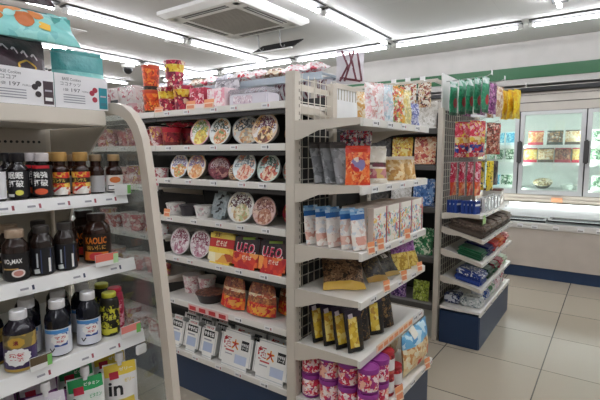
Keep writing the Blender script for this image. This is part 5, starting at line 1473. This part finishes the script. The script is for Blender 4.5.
jp = jelly(art(['#6a2c6e', '#5a2460', '#7c3a80'], 22), mat('#e4dce8', .4), mat('#d8a8d0', .4), 'in', 'グレープ')
JG = 'spouted jelly pouches on the lowest cooler shelf'
zD = CS[3][0]
for p, x, y, rz, lab in ((jy, -1.015, .622, .50, 'white and yellow jelly pouch with a white spout cap beside the end glass'), (jy, -1.093, .640, .5, 'yellow jelly pouch in the second rank beside the end glass'),
                         (jg, -1.015, .530, .5, 'green and white jelly pouch in the front rank'), (jg, -1.093, .548, .5, 'green and white jelly pouch in the second rank'),
                         (jp, -1.015, .438, .5, 'purple jelly pouch at the front corner next to the green one'), (jp, -1.093, .456, .5, 'purple jelly pouch in the second rank'), (jp, -1.015, .346, .5, 'purple jelly pouch at the near end of the front rank'), (jp, -1.171, .47, .5, 'purple jelly pouch in the third rank'), (jp, -1.093, .364, .5, 'purple jelly pouch at the near end of the second rank')):
    put(inst(p, lab, JG), x, y, zD, PI/2-rz-.0, RAD(-3))

# ------------------------------------------------------------------ on top of the cooler: price cards and bags
def price_sign(lab, name_t, pack, dots, y, w):
    t = thing('price_sign', 'price sign', lab)
    h = .082; BOLD[0] = .0
    mb = MB().box(-w/2, w/2, -.002, .0, 0, h, mat('#e9e8ea', .45, var=.01))
    fn = lambda u, v: (u, -.0026, v)
    g = mat('#4a4a50', .5)
    mb.text('BASE Cookies', w*.34, .007, g, lambda u, v: fn(u-w*.20, v+.070)); mb.text(name_t, None, .009, g, lambda u, v: fn(u-w*.22, v+.058))
    mb.text('1袋', .012, .007, g, lambda u, v: fn(u-w*.31, v+.044)); mb.text('197', .022, .009, g, lambda u, v: fn(u-w*.13, v+.044)); mb.text('円(税込)', .020, .005, g, lambda u, v: fn(u+w*.06, v+.043))
    for q in range(4): mb.strokes([(-w*.36, .032-q*.006), (w*.04, .032-q*.006)], .0011, mat('#9a9aa2', .5), fn)
    for q, (u0, v0) in enumerate(((.18, .042), (.24, .050), (.23, .026))): oval(mb, w*u0, v0, .007, .007, dots, fn, 14)
    mb.strokes([(w*.40, .004), (w*.40, .058)], w*.085, pack, fn)
    mb.strokes([(w*.34, .016), (w*.46, .016)], .004, INKW if name_t == 'ココア' else mat('#3f7a8a', .5), lambda u, v: (u, -.0032, v)); mb.strokes([(w*.34, .036), (w*.46, .036)], .002, mat('#b8b4c0', .5), lambda u, v: (u, -.0032, v))
    mb.build('card', t)
    mb = MB().prism([(.0005, 0), (.0005, h), (.0025, h), (.0025, .004), (.045, .004), (.045, 0)], 'X', -w/2, w/2, clear('sign_holder', '#f4f6f8', .2, .15, '#eef0f2')); mb.build('holder', t)
    BOLD[0] = .022
    t.location = (-1.113, y, 1.463); t.rotation_euler = (0, 0, PI/2)
    return t
price_sign('white price card with a dark pack picture, standing on the cooler', 'ココア', mat('#4a3a40', .5), mat('#3c3436', .5), .476, .136)
price_sign('white price card with a teal pack picture, standing at the end of the cooler', 'ココナッツ', mat('#2a8a98', .5), mat('#b03448', .5), .6145, .136)
HEX = mat('#c8a040', .35, .3)
def hexa(mb, fy, cx, cz, r, e=.0016):
    pts = [(cx+r*math.cos(PI/6+q*PI/3), cz+r*math.sin(PI/6+q*PI/3)) for q in range(7)]
    mb.strokes(pts, r*.09, HEX, lambda u, v: (u, fy(u, v)-e, v))
def dkbag(mb, fy):
    hexa(mb, fy, .055, .088, .026)
    for a in range(7): mb.strokes([(-.075+a*.024, .150-.004*a), (-.068+a*.024, .158-.004*a), (-.06+a*.024, .143-.004*a)], .0022, mat('#d8ccd0', .5), lambda u, v: (u, fy(u, v)-.0016, v))
DKB = art(['#33262a', '#2a1e22', '#3c2c30'], 12, rough=.3, bands=(('Z', .085, .13, ('#46303a', '#3a2830', '#523a44')),))
o = pouch(.235, .185, .07, DKB, 'snack bag', 'snack_bag', 80, False, deco=dkbag, wob=.12, label='dark brown bag with a gold hexagon behind the first price card')
put(o, -1.215, .475, 1.464, PI/2+.05, RAD(-10))
TEAL = art(['#7ec8c4', '#8ed2cc', '#6ab8b8', '#a4dcd6'], 14, rough=.3, bands=(('Z', .105, .2, '#4a9898'), ('Z', .04, .07, ('#b8d8a8', '#8ed0c4', '#d8d890', '#7ec8c4'))))
o = pouch(.135, .165, .07, TEAL, 'snack bag', 'snack_bag', 81, True, wob=.1, label='teal pouch standing upright behind the second price card')
put(o, -1.215, .665, 1.464, PI/2-.15, RAD(-3))
# bags lying across those two
def lying(m, w, h, t_, seed, deco, lab, loc, rot):
    o = pouch(w, h, t_, m, 'snack bag', 'snack_bag', seed, False, deco=deco, wob=.15, label=lab)
    o.rotation_mode = 'XYZ'; o.rotation_euler = rot; o.location = loc
    return o
def cookie(mb, fy):
    # pictures sit at the lower half
    P = lambda u, v: (u, fy(u, v)-.0016, v)
    for x, z, r, c in ((-.065, .045, .021, '#c87838'), (-.035, .072, .019, '#d88848'), (-.0, .045, .022, '#c06a30'), (-.012, .085, .015, '#e09a58'), (-.085, .075, .017, '#b86430'), (.03, .07, .019, '#d08040')): oval(mb, x, z, r, r, mat(c, .45), P, 14)
    oval(mb, -.03, .055, .012, .012, mat('#a8dcd8', .4), lambda u, v: (u, fy(u, v)-.0022, v), 12)
    mb.strokes([(.03, .035), (.055, .03)], .010, mat('#e8b840', .45), P)
TE2 = art(['#86ccc8', '#98d6d0', '#74bcbc'], 14, rough=.3, bands=(('Z', .086, .25, ('#4a9a94', '#68b4ac')), ('X', .07, .2, ('#86ccc8', '#4a9a94')),))
lying(TE2, .25, .112, .045, 82, cookie, 'teal bag with orange cookie pictures lying on the dark bag', (-1.166, .515, 1.625), (RAD(-38), RAD(0), RAD(84)))
def dk2(mb, fy):
    hexa(mb, fy, .0, .055, .026)
    for q, s in enumerate(('BASE', 'CACAO')): mb.text(s, .05, .012, mat('#c8c0c0', .5), lambda u, v: (u+.06, fy(u+.06, v+.07-.02*q)-.0018, v+.07-.02*q))
lying(DKB, .22, .15, .05, 83, dk2, 'dark brown bag with a gold hexagon lying on top of the teal bag', (-1.195, .485, 1.720), (RAD(-45), 0, RAD(84)))
# nothing below the lens: the aisle floor is clear

# prototypes that were never placed are dropped
for r in [o for o in list(bpy.data.objects) if o.parent is None and o.get('category') and not o.get('label')]:
    for c in list(r.children):
        for g_ in list(c.children): bpy.data.objects.remove(g_)
        bpy.data.objects.remove(c)
    bpy.data.objects.remove(r)
# a thing made of a single mesh is that mesh itself
for r in [o for o in list(bpy.data.objects) if o.parent is None and o.type == 'EMPTY']:
    ch = list(r.children)
    if len(ch) == 1 and not ch[0].children:
        c = ch[0]; nm = r.name
        c.parent = None
        c.rotation_mode = r.rotation_mode; c.location = r.location; c.rotation_euler = r.rotation_euler; c.scale = r.scale
        for k in r.keys(): c[k] = r[k]
        bpy.data.objects.remove(r)
        c.name = nm
EXPO = 0.66
# ------------------------------------------------------------------ camera and look
w = bpy.data.worlds.new('room_air'); sc.world = w; w.use_nodes = True
w.node_tree.nodes['Background'].inputs['Color'].default_value = (.8, .85, 1, 1)
w.node_tree.nodes['Background'].inputs['Strength'].default_value = .3
pitch, roll, yaw, f = .105, .00177, .61703, 442.32
c, s = math.cos(yaw), math.sin(yaw)
R0 = Matrix(((c, s, 0), (0, 0, -1), (-s, c, 0)))
cp, sp = math.cos(pitch), math.sin(pitch)
Pm = Matrix(((1, 0, 0), (0, cp, -sp), (0, sp, cp)))
cr, sr = math.cos(roll), math.sin(roll)
Q = Matrix(((cr, sr, 0), (-sr, cr, 0), (0, 0, 1)))
Rm = Q @ Pm @ R0
cd = bpy.data.cameras.new('camera'); cam = bpy.data.objects.new('camera', cd); COL.objects.link(cam)
right, down, fwd = Rm[0], Rm[1], Rm[2]
M = Matrix(((right[0], -down[0], -fwd[0], 0), (right[1], -down[1], -fwd[1], 0), (right[2], -down[2], -fwd[2], 1.35), (0, 0, 0, 1)))
cam.matrix_world = M
cd.sensor_width = 36; cd.lens = f/600*36; cd.clip_start = .05
sc.camera = cam
sc.view_settings.view_transform = 'Standard'
sc.view_settings.look = 'None'
sc.view_settings.exposure = EXPO
sc.cycles.max_bounces = 8; sc.cycles.diffuse_bounces = 4; sc.cycles.glossy_bounces = 4; sc.cycles.transparent_max_bounces = 24
sc.cycles.caustics_reflective = False; sc.cycles.caustics_refractive = False
sc.cycles.sample_clamp_indirect = 6
